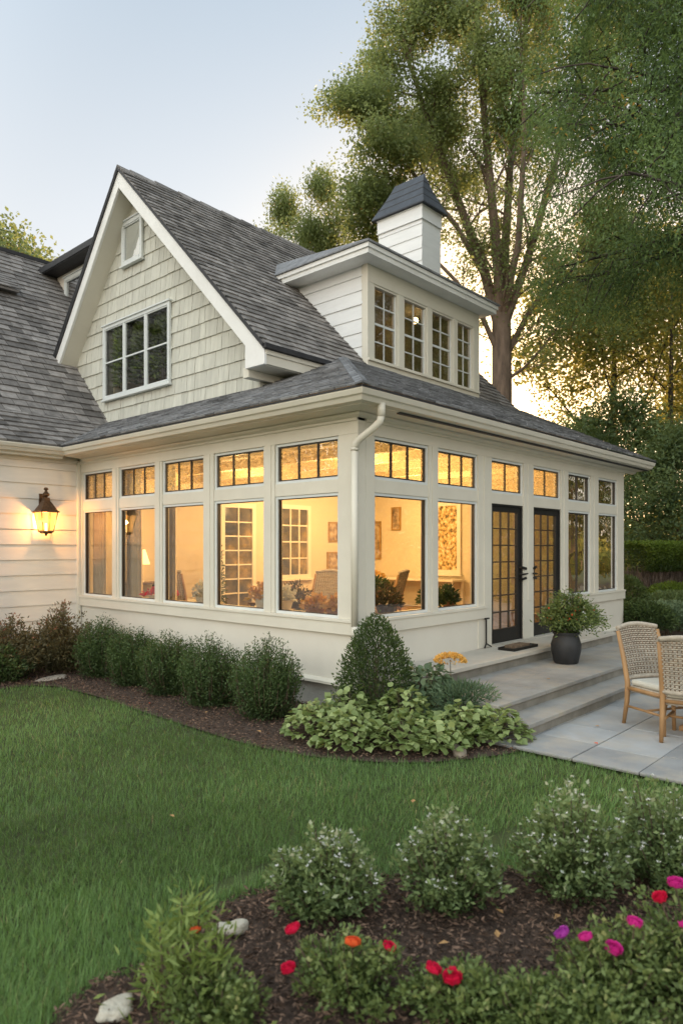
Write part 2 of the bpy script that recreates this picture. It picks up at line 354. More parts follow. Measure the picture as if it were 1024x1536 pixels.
# clip polygon pieces for shingle courses
def clip(poly, a, b):  # keep left of a->b
    out = []; n = len(poly)
    def sd_(p): return (b[0]-a[0])*(p[1]-a[1])-(b[1]-a[1])*(p[0]-a[0])
    for i in range(n):
        p, q = poly[i], poly[(i+1) % n]; sp, sq = sd_(p), sd_(q)
        if sp >= 0: out.append(p)
        if sp*sq < 0:
            t = sp/(sp-sq); out.append((p[0]+(q[0]-p[0])*t, p[1]+(q[1]-p[1])*t))
    return out
def courses(mb, O, U, Vv, poly, expo, wid, thick, jit=.008, gap=.003, wvar=.35, under=None, base=.006, vref=None):
    """shingles / shakes / lap boards laid in rows over a convex polygon in the (u, v) frame"""
    O, U, Vv = V(O), V(U).normalized(), V(Vv).normalized(); Nn = U.cross(Vv)
    area = sum(poly[i][0]*poly[(i+1) % len(poly)][1]-poly[(i+1) % len(poly)][0]*poly[i][1] for i in range(len(poly)))
    if area < 0: poly = poly[::-1]
    flip = under
    v0 = min(p[1] for p in poly); v1 = max(p[1] for p in poly); u0 = min(p[0] for p in poly); u1 = max(p[0] for p in poly)
    if flip: Nn = -Nn
    r = 0; v = v0 if vref is None else vref+round((v0-vref)/expo)*expo
    while v < v1:
        u = u0-random.random()*wid if wid < 50 else u0
        rowc = random.random()
        while u < u1:
            wd = wid*(1+random.uniform(-wvar, wvar)); vb = v+random.uniform(-jit, jit)
            q = [(u+gap, vb), (u+wd-gap, vb), (u+wd-gap, v+expo+.01), (u+gap, v+expo+.01)]
            for i in range(len(poly)):
                q = clip(q, poly[i], poly[(i+1) % len(poly)])
                if len(q) < 3: break
            if len(q) >= 3:
                c = min(1, max(0, .5+random.gauss(0, .24)+.1*(rowc-.5)))
                tk = thick*random.uniform(.8, 1.2)
                top = [O+U*a+Vv*b+Nn*(base+tk*max(0, 1-(b-v)/expo)) for a, b in q]
                bot = [O+U*a+Vv*b-Nn*.004 for a, b in q]
                n = len(q)
                fs = [list(range(n))]+[(n+i, n+(i+1) % n, (i+1) % n, i) for i in range(n)]
                if flip: fs = [f[::-1] for f in fs]
                mb.add(top+bot, fs, c)
            u += wd
        v += expo; r += 1
    mb.add([O+U*a+Vv*b-Nn*.002 for a, b in poly], [list(range(len(poly)))], 0)

# ------------------------------------------------------------------ GROUND
def inpoly(P, poly):
    x, y = P[:, 0], P[:, 1]; ins = np.zeros(len(P), bool); n = len(poly)
    for i in range(n):
        x1, y1 = poly[i]; x2, y2 = poly[(i+1) % n]
        c = ((y1 > y) != (y2 > y)) & (x < (x2-x1)*(y-y1)/(y2-y1+1e-12)+x1); ins ^= c
    return ins
HOUSE_BED = [(-5.5, 5.0), (-3.6, 4.75), (-2.17, 4.71), (-1.6, 4.60), (-1.48, 3.41), (-1.62, 1.66), (-1.66, .47), (-1.59, -.48), (-1.3, -1.24), (-.76, -1.78), (-.05, -2.13), (.5, -2.1), (.5, .3), (.1, .3), (.1, 6.75), (-5.5, 6.75)]
FRONT_BED = [(-5.3, -2.9), (-4.87, -2.55), (-4.62, -2.44), (-4.41, -2.48), (-4.1, -2.44), (-3.82, -2.30), (-3.62, -2.32), (-3.41, -2.42), (-3.1, -2.66), (-2.85, -2.86), (-2.51, -3.12), (-2.29, -3.33), (-1.96, -3.68), (-1.42, -3.95), (-.9, -4.5), (-.8, -5.5), (-2.0, -6.5), (-4.0, -5.2), (-5.2, -3.6)]
RIGHT_BED = [(6.1, -.6), (9.0, -1.15), (13.5, -1.0), (22, -1.0), (22, 8), (8.3, 8), (8.3, -.02), (6.1, -.02)]
PATIO = [(-.05, -1.4), (-.05, -9.5), (30, -9.5), (30, -1.1), (9.0, -1.2), (6.1, -.7), (6.1, -1.4)]
GZ = -.05
g = MB(); g.add([(-400, -400, GZ-.03), (400, -400, GZ-.03), (400, 400, GZ-.03), (-400, 400, GZ-.03)], [(0, 1, 2, 3)])
tag(g.build('lawn', 'earth'), kind='structure')
def smoothpoly(poly, it=2):
    for _ in range(it):
        q = []
        for i in range(len(poly)):
            a, b = poly[i], poly[(i+1) % len(poly)]
            q += [(a[0]*.75+b[0]*.25, a[1]*.75+b[1]*.25), (a[0]*.25+b[0]*.75, a[1]*.25+b[1]*.75)]
        poly = q
    return poly
def bed(name, poly, z):
    poly = smoothpoly(poly, 1); poly = [(x+random.uniform(-.02, .02), y+random.uniform(-.02, .02)) for x, y in poly]
    cx = sum(p[0] for p in poly)/len(poly); cyy = sum(p[1] for p in poly)/len(poly)
    m = MB(); m.add([(x, y, GZ-.01) for x, y in poly], [list(range(len(poly)))])
    o = m.build(name, 'mulch'); o.location.z = z; tag(o, kind='structure'); return poly
HB = bed('mulch_bed', HOUSE_BED, 0.0); FB = bed('mulch_bed', FRONT_BED, 0.0); RB = bed('mulch_bed', RIGHT_BED, 0.0)

def chips(name, poly, n, near=False):
    a = np.array(poly); lo, hi = a.min(0), a.max(0)
    P = lo+(hi-lo)*rng.random((n*3, 2)); P = P[inpoly(P, poly)][:n]; n = len(P)
    A = rng.normal(size=(n, 3)); A[:, 2] *= .3
    L = rng.uniform(.012, .05, n); Wd = rng.uniform(.005, .014, n)
    pos = np.column_stack([P, GZ+.004+rng.random(n)*.022])
    return leaves(name, pos, A, L, Wd, 'mulchchip', None, rng.random(n)**1.6, .2, kind='stuff')
chips('mulch_chips', HB, 30000); chips('mulch_chips', FB, 42000); 

# grass, sampled with density falling off with distance from where one stands
def sincombo(P):
    x, y = P[:, 0], P[:, 1]
    return (np.sin(x*1.7+y*.9)+np.sin(x*.8-y*2.1+1.3)+np.sin(x*3.1+y*2.7+.4)*.6+np.sin(x*6.1-y*5.3)*.4)/3
def make_grass(n):
    r = np.exp(rng.uniform(np.log(1.1), np.log(17), n)); th = rng.uniform(R(-50), R(56), n)
    P = CAM[:2]+(r*np.cos(th))[:, None]*FW[:2]+(-r*np.sin(th))[:, None]*RT[:2]
    PJ = P+rng.normal(0, .028, P.shape)
    keep = ~inpoly(PJ, HB) & (P[:, 1] < 6.6) & ~inpoly(P, PATIO) & ~((P[:, 0] > -.02) & (P[:, 1] > -2.3))
    inF = inpoly(PJ, FB); keep &= ~inF
    ex = np.zeros(n)
    d1 = np.hypot((P[:, 0]+1.92)/.22, (P[:, 1]+3.0)/.10); d2 = np.hypot((P[:, 0]+3.55)/.5, (P[:, 1]+2.12)/.06)
    keep &= ~((np.minimum(d1, d2) < 1) & (rng.random(n) < .85))
    P = P[keep]; r = r[keep]; n = len(P)
    s = sincombo(P)
    h = rng.uniform(.028, .072, n)*np.where(rng.random(n) < .05, 1.35, 1.0)*(1+.25*s)*np.where(r < 5, 1.05, 1.0)
    wd = np.clip(.0014*r**.58, .0018, .008)*rng.uniform(.7, 1.3, n)
    az = rng.uniform(0, 2*PI, n); lean = rng.uniform(.1, .75, n)
    # mower stripes lean the blades a little one way and the other
    stripe = np.sign(np.sin((P[:, 0]*.55+P[:, 1]*.83)*2.6))
    D = np.column_stack([np.cos(az)*lean+stripe*.16, np.sin(az)*lean+stripe*.22, np.ones(n)]); D = unit(D)
    side = np.column_stack([-np.sin(az), np.cos(az), np.zeros(n)])
    B = np.column_stack([P, np.full(n, GZ-.025)])
    m1 = B+D*(h*.6)[:, None]
    D2 = unit(D+np.column_stack([np.cos(az)*lean*.9, np.sin(az)*lean*.9, np.full(n, -.25)]))
    t = m1+D2*(h*.55)[:, None]
    wv = (side*wd[:, None])*.5
    v = np.stack([B-wv, B+wv, m1+wv*.75, m1-wv*.75, t], axis=1).reshape(-1, 3)
    brown = np.exp(-(((P[:, 0]+2.1)/.55)**2+((P[:, 1]-3.4)/.5)**2))*.35+np.exp(-(((P[:, 0]+2.9)/.45)**2+((P[:, 1]-.9)/.9)**2))*.22+np.exp(-(((P[:, 0]+1.5)/.9)**2+((P[:, 1]+2.2)/.35)**2))*.16+np.exp(-(((P[:, 0]+2.3)/.5)**2+((P[:, 1]+1.2)/.4)**2))*.14
    lf = np.sin(P[:, 0]*.9-P[:, 1]*.55+.8)*.5+np.sin(P[:, 0]*.45+P[:, 1]*1.15)*.5
    val = np.clip(.36+.15*s+.20*lf+.05*stripe+rng.normal(0, .17, n)+(rng.random(n) < (.02+brown))*.5, 0, 1)
    return npmesh('grass', v, 5, 'grassblade', None, val, [(0, 1, 2, 3), (3, 2, 4)], 'stuff')
make_grass(700000)

# patio slabs
def patio():
    z = -.02
    m = MB(); m.add([(x, y, z-.018) for x, y in PATIO], [list(range(len(PATIO)))]); j = m.build('patio', 'joint'); tag(j, kind='structure')
    m = MB(); x = -.05; random.seed(3)
    y = -2.02-.62*0
    rows = [(-1.2, -2.02)]
    yy = -2.02
    while yy > -9.4:
        h = random.choice([.6, .75, .6]); rows.append((yy, yy-h)); yy -= h
    for ya, yb in rows:
        x = -.05+random.uniform(-.5, 0)
        while x < 26:
            wv = random.choice([.6, .9, 1.2, .9]); a, b = max(x, -.05)+.005, x+wv-.005
            if b > a+.05: m.box(a, b, yb+.005, ya-.005, z-.03, z+random.uniform(-.003, .003), random.random())
            x += wv
    o = m.build('patio', 'paver', None, bevel=.004); tag(o, kind='structure')
patio()

# ------------------------------------------------------------------ HOUSE
H = thing('house', 'white and sage shingled house with a lit glazed sunroom and grey roofs', 'house')
TL = lambda s, d, z: (-d, s, z)     # sunroom's long side: s runs along +Y
TR = lambda s, d, z: (s, -d, z)     # garden side: s runs along +X
LEFTW = [(.31, 1.44), (1.65, 2.73), (2.97, 4.03), (4.23, 5.31), (5.52, 6.54)]
RIGHTW = [(.31, 1.44), (1.65, 2.67), (3.05, 4.04), (4.38, 5.40), (5.69, 6.66), (7.02, 7.98)]
ZS, ZM, ZT0, ZT1 = 1.05, 2.57, 2.73, 3.25
def facade(tf, wins, end, start, doors=()):
    m = MB(tf)
    m.box(start, end, -.14, 0, ZT1, 3.62)                        # frieze
    m.box(start, end, -.13, .022, 3.40, 3.47)                    # moulding
    segs = []; prev = 0
    edges = [start]+[v for w_ in wins for v in w_]+[end]
    for i in range(0, len(edges), 2):                            # posts
        m.box(edges[i], edges[i+1], -.14, 0, (ZS if not any(abs(edges[i]-d1) < .01 or abs(edges[i+1]-d0) < .01 for d0, d1 in doors) else .43), ZT1)
    for i, (a, b) in enumerate(wins): m.box(a, b, -.12, -.012, ZM, ZT0)
    m.build('window_framing', 'trim', H, bevel=.004)
    # applied pilaster strips on the posts
    for i in range(2, len(edges)-2, 2):
        a, b = edges[i], edges[i+1]; w_ = min(.06, (b-a)*.3); m = MB(tf)
        c = (a+b)/2; m.box(c-w_/2-.015, c+w_/2+.015, 0, .012, ZS+.0, ZT1)
        m.build('post_strip', 'trim', H, bevel=.003)
    runs = []
    cur = start
    for d0, d1 in doors:
        runs.append((cur, d0-.20 if d0 == doors[0][0] else d0)); cur = d1+.12
    runs.append((cur, end))
    runs = [(a, b) for a, b in runs if b-a > .6]
    for a, b in runs:
        b_ = MB(tf); m = MB(tf)
        b_.box(a, b, -.16, .045, ZS-.035, ZS); b_.box(a, b, -.15, .03, .87, ZS-.035)
        m.box(a, b, -.14, -.012, .29, .87)
        b_.build('sill_band', 'trim', H, bevel=.004)
        m.build('wall', 'stucco', H)
facade(TL, LEFTW, 6.81, -.0)
facade(TR, RIGHTW, 8.31, .145, doors=((3.05, 4.04), (4.38, 5.40)))
m = MB()                                                         # water table and foundation
def ring(d, z): return [(-d, 6.78, z), (-d, -d, z), (8.31+d, -d, z), (8.31+d, 5, z)]
def eaveloft(mb, prof, pathf, c=.5):
    paths = [pathf(d, z) for d, z in prof]
    for k in range(len(paths[0])-1):
        mb.loft([[p[k] for p in paths], [p[k+1] for p in paths]], True, True, c)
eaveloft(m, [(.055, .255), (.055, .285), (.02, .315), (-.1, .315), (-.1, .255)], ring); m.build('water_table', 'trim', H)
m = MB(); eaveloft(m, [(-.035, -.2), (-.035, .255), (-.15, .255), (-.15, -.2)], ring); m.build('foundation', 'concrete', H)

# windows of the sunroom
def sunwindow(tf, a, b, z0, z1, mun, glass, name='window', nrow=0, sash='sash', lab=None):
    m = MB(tf); f = .035
    m.box(a, a+f, -.10, -.025, z0, z1); m.box(b-f, b, -.10, -.025, z0, z1); m.box(a+f, b-f, -.10, -.025, z1-f, z1); m.box(a+f, b-f, -.10, -.025, z0, z0+f)
    o = m.build(name, 'sashgrey' if sash == 'sash' else sash, H, bevel=.003)
    if lab: o['label'] = lab
    m = MB(tf); s_ = .019 if mun > 1 else .008; a2, b2, c0, c1 = a+f, b-f, z0+f, z1-f
    m.box(a2, a2+s_, -.09, -.045, c0, c1); m.box(b2-s_, b2, -.09, -.045, c0, c1); m.box(a2+s_, b2-s_, -.09, -.045, c1-s_, c1); m.box(a2+s_, b2-s_, -.09, -.045, c0, c0+s_)
    for k in range(1, mun):
        x = a2+s_+(b2-a2-2*s_)*k/mun; m.box(x-.011, x+.011, -.085, -.052, c0+s_, c1-s_)
    for k in range(1, nrow):
        z = c0+s_+(c1-c0-2*s_)*k/nrow; m.box(a2+s_, b2-s_, -.083, -.054, z-.009, z+.009)
    m.build('muntin' if mun > 1 else 'sash', 'sash' if sash == 'sash' else sash, o)
    p = MB(tf); p.add([(a2, -.07, c0), (b2, -.07, c0), (b2, -.07, c1), (a2, -.07, c1)], [(0, 1, 2, 3) if tf is TR else (3, 2, 1, 0)])
    p.build('pane', glass, o)
    return o
for a, b in LEFTW:
    sunwindow(TL, a, b, ZS, ZM, 1, 'glass'); sunwindow(TL, a, b, ZT0, ZT1, 3, 'glassseed', 'transom_window')
for i, (a, b) in enumerate(RIGHTW):
    sunwindow(TR, a, b, ZT0, ZT1, 3 if i < 2 else (2 if i < 5 else 1), 'glassseed' if i < 4 else 'glassend', 'transom_window')
    if i in (2, 3): continue
    sunwindow(TR, a, b, ZS, ZM, 1 if i != 4 else 2, 'glass' if i < 2 else 'glassend')
def frenchdoor(a, b, cols, hs):
    m = MB(TR); st = .085; z0, z1 = .45, ZM
    m.box(a, a+.03, -.12, -.02, z0, z1); m.box(b-.03, b, -.12, -.02, z0, z1); m.box(a+.03, b-.03, -.12, -.02, z1-.03, z1)
    a += .03; b -= .03; z1 -= .03
    m.box(a, a+st, -.10, -.045, z0, z1); m.box(b-st, b, -.10, -.045, z0, z1)
    m.box(a+st, b-st, -.10, -.045, z1-st, z1); m.box(a+st, b-st, -.10, -.045, z0, z0+.21)
    o = m.build('door', 'doorpaint', H, bevel=.004)
    m = MB(TR); a2, b2, c0, c1 = a+st, b-st, z0+.21, z1-st
    for k in range(1, cols):
        x = a2+(b2-a2)*k/cols; m.box(x-.009, x+.009, -.082, -.055, c0, c1)
    for k in range(1, 7):
        z = c0+(c1-c0)*k/7; m.box(a2, b2, -.080, -.057, z-.009, z+.009)
    m.build('muntin', 'sash', o)
    p = MB(TR); p.add([(a2, -.07, c0), (b2, -.07, c0), (b2, -.07, c1), (a2, -.07, c1)], [(0, 1, 2, 3)]); p.build('pane', 'glassgreen', o)
    h = MB(TR); x = b-st/2 if hs > 0 else a+st/2; d = -.045
    h.box(x-.026, x+.026, d, d+.010, 1.32, 1.64)
    h.tube([(x, d, 1.48), (x, d+.06, 1.48), (x+hs*.15, d+.075, 1.49)], [.016, .016, .012], 8)
    h.tube([(x, d+.05, 1.59), (x+hs*.10, d+.07, 1.57)], [.022, .024], 10); h.tube([(x, d+.05, 1.40), (x+hs*.10, d+.07, 1.42)], [.02, .022], 10); h.tube([(x, d, 1.59), (x, d+.055, 1.59)], [.017, .017], 10); h.tube([(x, d, 1.40), (x, d+.028, 1.40)], [.015, .015], 10)
    h.build('handle', 'metal', o)
frenchdoor(3.05, 4.04, 3, 1); frenchdoor(4.38, 5.40, 3, -1)
m = MB(TR); m.box(3.05, 5.40, -.16, .05, .425, .452); m.build('threshold', 'sill', H)

# left house wall with lap siding
m = MB()
courses(m, (-9, 6.665, .12), (1, 0, 0), (0, 0, 1), [(0, 0), (8.99, 0), (8.99, 3.5), (0, 3.5)], .263, 400, .022, 0, 0, 0, base=.0)
m.build('siding', 'siding', H)
m = MB(); m.box(-9, -.005, 6.68, 6.8, -.1, 3.7); m.box(-9, -.06, 6.63, 6.68, 3.40, 3.62); m.build('wall', 'siding', H)
m = MB(); m.box(-.05, -.006, 6.58, 6.66, .3, 3.45); m.build('corner_board', 'trim', H)

# gutters and eaves: loft an L-shaped run
def epath(d, z): return [(-d, 6.42+.0*d, z), (-d, -d, z), (8.72, -d, z)]
m = MB()
gz = 3.50
eaveloft(m, [(.34, gz), (.42, gz+.015), (.445, gz+.06), (.47, gz+.075), (.49, gz+.12), (.49, gz+.135), (.34, gz+.135)], epath)
gut = m.build('gutter', 'trim', H)
m = MB(); eaveloft(m, [(.0, 3.475), (.34, 3.495), (.34, 3.62), (.0, 3.62)], epath); m.build('soffit', 'trim', H)
m = MB(); eaveloft(m, [(.022, 3.43), (.09, 3.45), (.105, 3.476), (.022, 3.476)], epath); m.build('cornice_moulding', 'trim', H)
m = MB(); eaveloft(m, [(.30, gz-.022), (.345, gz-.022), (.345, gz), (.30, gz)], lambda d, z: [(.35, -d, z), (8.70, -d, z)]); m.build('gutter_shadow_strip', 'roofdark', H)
m = MB(); eaveloft(m, [(.34, gz+.137), (.50, gz+.137), (.50, gz+.155), (.34, gz+.155)], epath); m.build('drip_edge', 'roofdark', H)
# left house gutter + soffit
m = MB()
for prof in ([(.20, gz), (.28, gz+.015), (.305, gz+.06), (.33, gz+.075), (.35, gz+.12), (.35, gz+.14), (.20, gz+.14)],):
    m.loft([[(-9, 6.66-d, z) for d, z in prof], [(-.40, 6.66-d, z) for d, z in prof]])
m.build('gutter', 'trim', H)
m = MB(); m.box(-9, -.40, 6.46, 6.68, 3.46, 3.50); m.build('soffit', 'trim', H)
# downspout
m = MB()
m.tube([(-.06, -.40, 3.53), (-.06, -.40, 3.38)], .045, 12); m.tube([(-.06, -.40, 3.40), (-.063, -.385, 3.33), (-.075, -.32, 3.27), (-.085, -.11, 3.16), (-.09, -.05, 3.11), (-.09, -.028, 3.03)], .042, 12)
m.tube([(-.09, -.028, 3.05), (-.09, -.028, .98)], .040, 12); m.tube([(-.09, -.028, 3.06), (-.09, -.028, 3.03)], .049, 12)
m.tube([(-.09, -.028, .99), (-.09, -.04, .90), (-.09, -.05, .25), (-.10, -.12, .12), (-.16, -.22, .06)], .040, 12)
m.build('downspout', 'trim', H, smooth=True)
m = MB(TR); m.tube([(2.83, .035, .86), (2.83, .035, .50), (2.76, .05, .445)], .012, 6); m.tube([(2.83, .035, .50), (2.95, .05, .445)], .010, 6); m.tube([(2.80, .03, .865), (2.90, .04, .865)], .012, 6); m.build('drain_pipe', 'metal', H)

# roofs
S45 = math.sqrt(.5)
m = MB()
for a, b, c, d in ((0, 2.66, 0, 5.8), (6.29, 8.1, 0, 5.8), (2.66, 6.29, 0, .32), (2.66, 6.29, 3.1, 5.8)):
    courses(m, (.66, 2.40, 4.90), (1, 0, 0), (0, 1, 1.004), [(a, c), (b, c), (b, d), (a, d)], .162, .24, .022, .012, .006, vref=0)
m.build('roof', 'shingle', H)
m = MB()
for a, b, c, d in ((.66, 3.32, 2.4, 6.5), (6.95, 8.76, 2.4, 6.5), (3.32, 6.95, 2.4, 2.6), (3.32, 6.95, 4.62, 6.5)):
    zc, zd = 4.895+1.004*(c-2.4), 4.895+1.004*(d-2.4)
    m.hexa([(a, c, zc-.06), (b, c, zc-.06), (b, d, zd-.06), (a, d, zd-.06)], [(a, c, zc), (b, c, zc), (b, d, zd), (a, d, zd)])

m.hexa([(.66, 6.5, 8.93), (8.76, 6.5, 8.93), (8.76, 10.5, 4.05), (.66, 10.5, 4.05)], [(.66, 6.5, 9.01), (8.76, 6.5, 9.01), (8.76, 10.5, 4.12), (.66, 10.5, 4.12)])
m.build('roof_deck', 'roofdark', H)
m = MB(); n_ = 30
for k in range(n_):                                            # ridge caps
    x = .66+k*.27; z = 9.03+.012*(k % 2)
    m.hexa([(x, 6.36, z-.14), (x+.29, 6.36, z-.15), (x+.29, 6.5, z-.01), (x, 6.5, z)], [(x, 6.36, z-.12), (x+.29, 6.36, z-.13), (x+.29, 6.5, z+.012), (x, 6.5, z+.022)], random.random())
    m.hexa([(x, 6.5, z), (x+.29, 6.5, z-.01), (x+.29, 6.64, z-.18), (x, 6.64, z-.17)], [(x, 6.5, z+.022), (x+.29, 6.5, z+.012), (x+.29, 6.64, z-.155), (x, 6.64, z-.145)], random.random())
m.build('ridge_cap', 'shingle', H)
# left house roof: flared eave then 45 degree slope
m = MB(); sl = math.hypot(1, .64)
courses(m, (-10, 6.36, 3.655), (1, 0, 0), (0, 1, .62), [(0, 0), (11.0, 0), (11.0, 1.36), (0, 1.36)], .205, .29, .026, .010, .006)
courses(m, (-10, 7.5, 4.35), (1, 0, 0), (0, 1, 1.02), [(0, 0), (15, 0), (15, 6.70), (0, 6.70)], .205, .29, .026, .010, .006)
m.build('roof', 'shingle', H)
m = MB(); m.hexa([(-10, 12.2, 9.1), (6, 12.2, 9.1), (6, 17, 4.2), (-10, 17, 4.2)], [(-10, 12.2, 9.16), (6, 12.2, 9.16), (6, 17, 4.26), (-10, 17, 4.26)]); m.box(-10, 6, 12.1, 12.26, 9.1, 9.19); m.build('roof_deck', 'roofdark', H)
# skirt roof over the sunroom
K = .474; sk = math.hypot(1, K)
m = MB()
courses(m, (-.50, 0, 3.665), (0, -1, 0), (1, 0, K), [(.50, 0), (-6.36, 0), (-7.58, 1.6*sk), (-2.97, 2.95*sk), (-2.45, 2.95*sk)], .15, .24, .016, .008, .005)
courses(m, (0, -.50, 3.665), (1, 0, 0), (0, 1, K), [(-.50, 0), (8.72, 0), (8.72, 2.93*sk), (2.43, 2.93*sk)], .15, .24, .016, .008, .005)
m.build('roof', 'slate', H)
m = MB()
for k in range(18):
    t = k/18*2.9; p = V((-.5+t, -.5+t, 3.68+K*t)); q = p+V((.20, .20, K*.20)); off = V((.055, -.055, -.0)); dz = V((0, 0, -.03))
    m.hexa([p-off+dz, q-off+dz, q+V((0, 0, .0)), p], [p-off+dz*.4, q-off+dz*.4, q+V((0, 0, .012)), p+V((0, 0, .022))], random.random()*.5)
    m.hexa([p, q, q+off+dz, p+off+dz], [p+V((0, 0, .022)), q+V((0, 0, .012)), q+off+dz*.4, p+off+dz*.4], random.random()*.5)
m.build('hip_cap', 'slate', H)
# triangular board closing the skirt end
m = MB(); m.prism([(8.60, -.4, 3.6), (8.60, 2.5, 4.93), (8.60, 2.5, 3.6)], (.06, 0, 0)); m.build('rake_board', 'trim', H)

# gable wall, shakes
xg = 1.09
m = MB()
GP = [[(2.97, 4.1), (2.97, 4.925), (8.25, 4.925), (7.4, 4.1)], [(2.97, 4.925), (5.4, 4.925), (5.4, 6.3), (3.94, 6.3), (2.97, 5.35)],
      [(7.6, 4.925), (8.25, 4.925), (9.1, 5.75), (8.631, 6.3), (7.6, 6.3)], [(3.94, 6.3), (8.631, 6.3), (6.5, 8.8)]]   # round the window opening
for gp in GP: courses(m, (xg, 0, 0), (0, -1, 0), (0, 0, 1), [(-y, z) for y, z in gp], .275, .235, .022, .005, .004, .45, vref=4.1)
m.build('shake_siding', 'shake', H)
m = MB(); courses(m, (xg, 2.97, 0), (1, 0, 0), (0, 0, 1), [(0, 4.1), (2.6, 4.1), (2.6, 5.4), (0, 5.4)], .275, .235, .022, .006, .004, .45); m.build('shake_siding', 'shake', H)
m = MB(); m.box(xg-.035, xg+.02, 2.93, 3.0, 4.2, 5.2); m.build('corner_board', 'shake', H)
m = MB()
for gp in GP: m.prism([(xg+.03, y, z) for y, z in gp], (.12, 0, 0))
m.build('wall', 'shake', H)
# rake boards + soffits
def rake(y0, z0, y1, z1, wd):
    d = V((0, y1-y0, z1-z0)).normalized(); nrm = V((0, -d.z, d.y));
    if nrm.z > 0: nrm = -nrm
    a, b = V((.70, y0, z0)), V((.70, y1, z1))
    b2 = V((.70, 6.5, z1-wd/abs(d.y)))
    return a, b, d, nrm
m = MB()
# right rake
m.prism([(.69, 6.5, 8.985), (.69, 2.42, 4.885), (.69, 2.42, 4.62), (.69, 2.86, 4.62), (.69, 2.86, 4.97), (.69, 6.5, 8.63)], (.05, 0, 0))
m.prism([(.69, 6.502, 8.985), (.69, 6.502, 8.63), (.69, 8.87, 5.74), (.69, 9.05, 5.74), (.69, 9.05, 5.90)], (.05, 0, 0))
m.build('rake_board', 'trimwhite', H, bevel=.005)
m = MB()
m.prism([(.742, 6.5, 8.66), (.742, 2.86, 5.00), (.742, 2.86, 5.06), (.742, 6.5, 8.72)], (.36, 0, 0))
m.prism([(.742, 6.5, 8.66), (.742, 6.5, 8.72), (.742, 8.98, 5.70), (.742, 8.90, 5.70)], (.36, 0, 0))
m.build('soffit', 'trim', H)
m = MB(); m.prism([(.655, 6.5, 9.02), (.655, 2.38, 4.90), (.655, 2.40, 4.865), (.655, 6.5, 8.975)], (.05, 0, 0)); m.prism([(.655, 6.5, 9.02), (.655, 6.5, 8.975), (.655, 9.1, 5.85), (.655, 9.12, 5.89)], (.05, 0, 0)); m.build('drip_edge', 'roofdark', H)
# boxed eave along the main roof
m = MB(); m.box(.742, 8.7, 2.43, 2.47, 4.63, 4.86); m.box(.742, 8.7, 2.47, 2.97, 4.62, 4.66); m.box(.742, 8.7, 2.83, 2.968, 4.50, 4.62); m.box(.72, 3.3, 2.405, 2.43, 4.77, 4.86); m.build('eave_box', 'trim', H, bevel=.004)
m = MB(); m.box(.655, 3.45, 2.345, 2.42, 4.845, 4.915); m.build('gutter', 'roofdark', H)

# gable windows
def wallwindow(tf, a, b, z0, z1, casing, units, dbl, glass, pat=None, gap=.06):
    m = MB(tf); c = casing
    m.box(a, a+c, .0, .05, z0, z1); m.box(b-c, b, .0, .05, z0, z1); m.box(a+c, b-c, .0, .05, z1-c, z1); m.box(a+c, b-c, .0, .06, z0, z0+c)
    m.box(a-.03, b+.03, .0, .075, z1, z1+.03); m.box(a-.02, b+.02, .0, .08, z0-.03, z0)
    uw = (b-a-2*c-gap*(units-1))/units
    for k in range(1, units): x = a+c+uw*k+gap*(k-1); m.box(x, x+gap, .0, .048, z0+c, z1-c)
    o = m.build('window', 'sashgrey', H, bevel=.004)
    f = MB(tf); p = MB(tf); s_ = .021
    for k in range(units):
        x0 = a+c+(uw+gap)*k; x1 = x0+uw; y0, y1 = z0+c, z1-c
        f.box(x0, x0+s_, .005, .035, y0, y1); f.box(x1-s_, x1, .005, .035, y0, y1); f.box(x0+s_, x1-s_, .005, .035, y1-s_, y1); f.box(x0+s_, x1-s_, .005, .035, y0, y0+s_)
        if dbl: zc = (y0+y1)/2; f.box(x0+s_, x1-s_, .003, .04, zc-.014, zc+.014)
        if pat:
            for q in range(1, pat[0]): xx = x0+(x1-x0)*q/pat[0]; f.box(xx-.010, xx+.010, .006, .03, y0+s_, y1-s_)
            for q in range(1, pat[1]): zz = y0+(y1-y0)*q/pat[1]; f.box(x0+s_, x1-s_, .007, .029, zz-.010, zz+.010)
        p.add([(x0, .012, y0), (x1, .012, y0), (x1, .012, y1), (x0, .012, y1)], [(3, 2, 1, 0)])
    f.build('sash', 'sashgrey', o); p.build('pane', glass, o)
    return o
TG = lambda s, d, z: (xg-.028-d, s, z)
wallwindow(TG, 5.34, 7.66, 4.86, 6.33, .062, 3, True, 'glassdark', gap=.058)
o = wallwindow(TG, 6.24, 6.96, 7.36, 8.20, .075, 1, False, 'glassdark')
m = MB(TG); m.box(6.32, 6.88, .0, .006, 7.45, 8.12); m.build('roller_blind', 'trimwhite', o)  # white panel added to imitate bright sky mirrored in this pane
m = MB(TG); m.box(5.40, 7.60, -1.30, -1.25, 4.6, 6.5); m.box(5.38, 5.42, -1.25, -.16, 4.6, 6.5); m.box(7.58, 7.62, -1.25, -.16, 4.6, 6.5); m.box(5.4, 7.6, -1.25, -.16, 4.55, 4.6); m.box(5.4, 7.6, -1.25, -.16, 6.5, 6.55); m.build('upper_room', 'inwall', H)

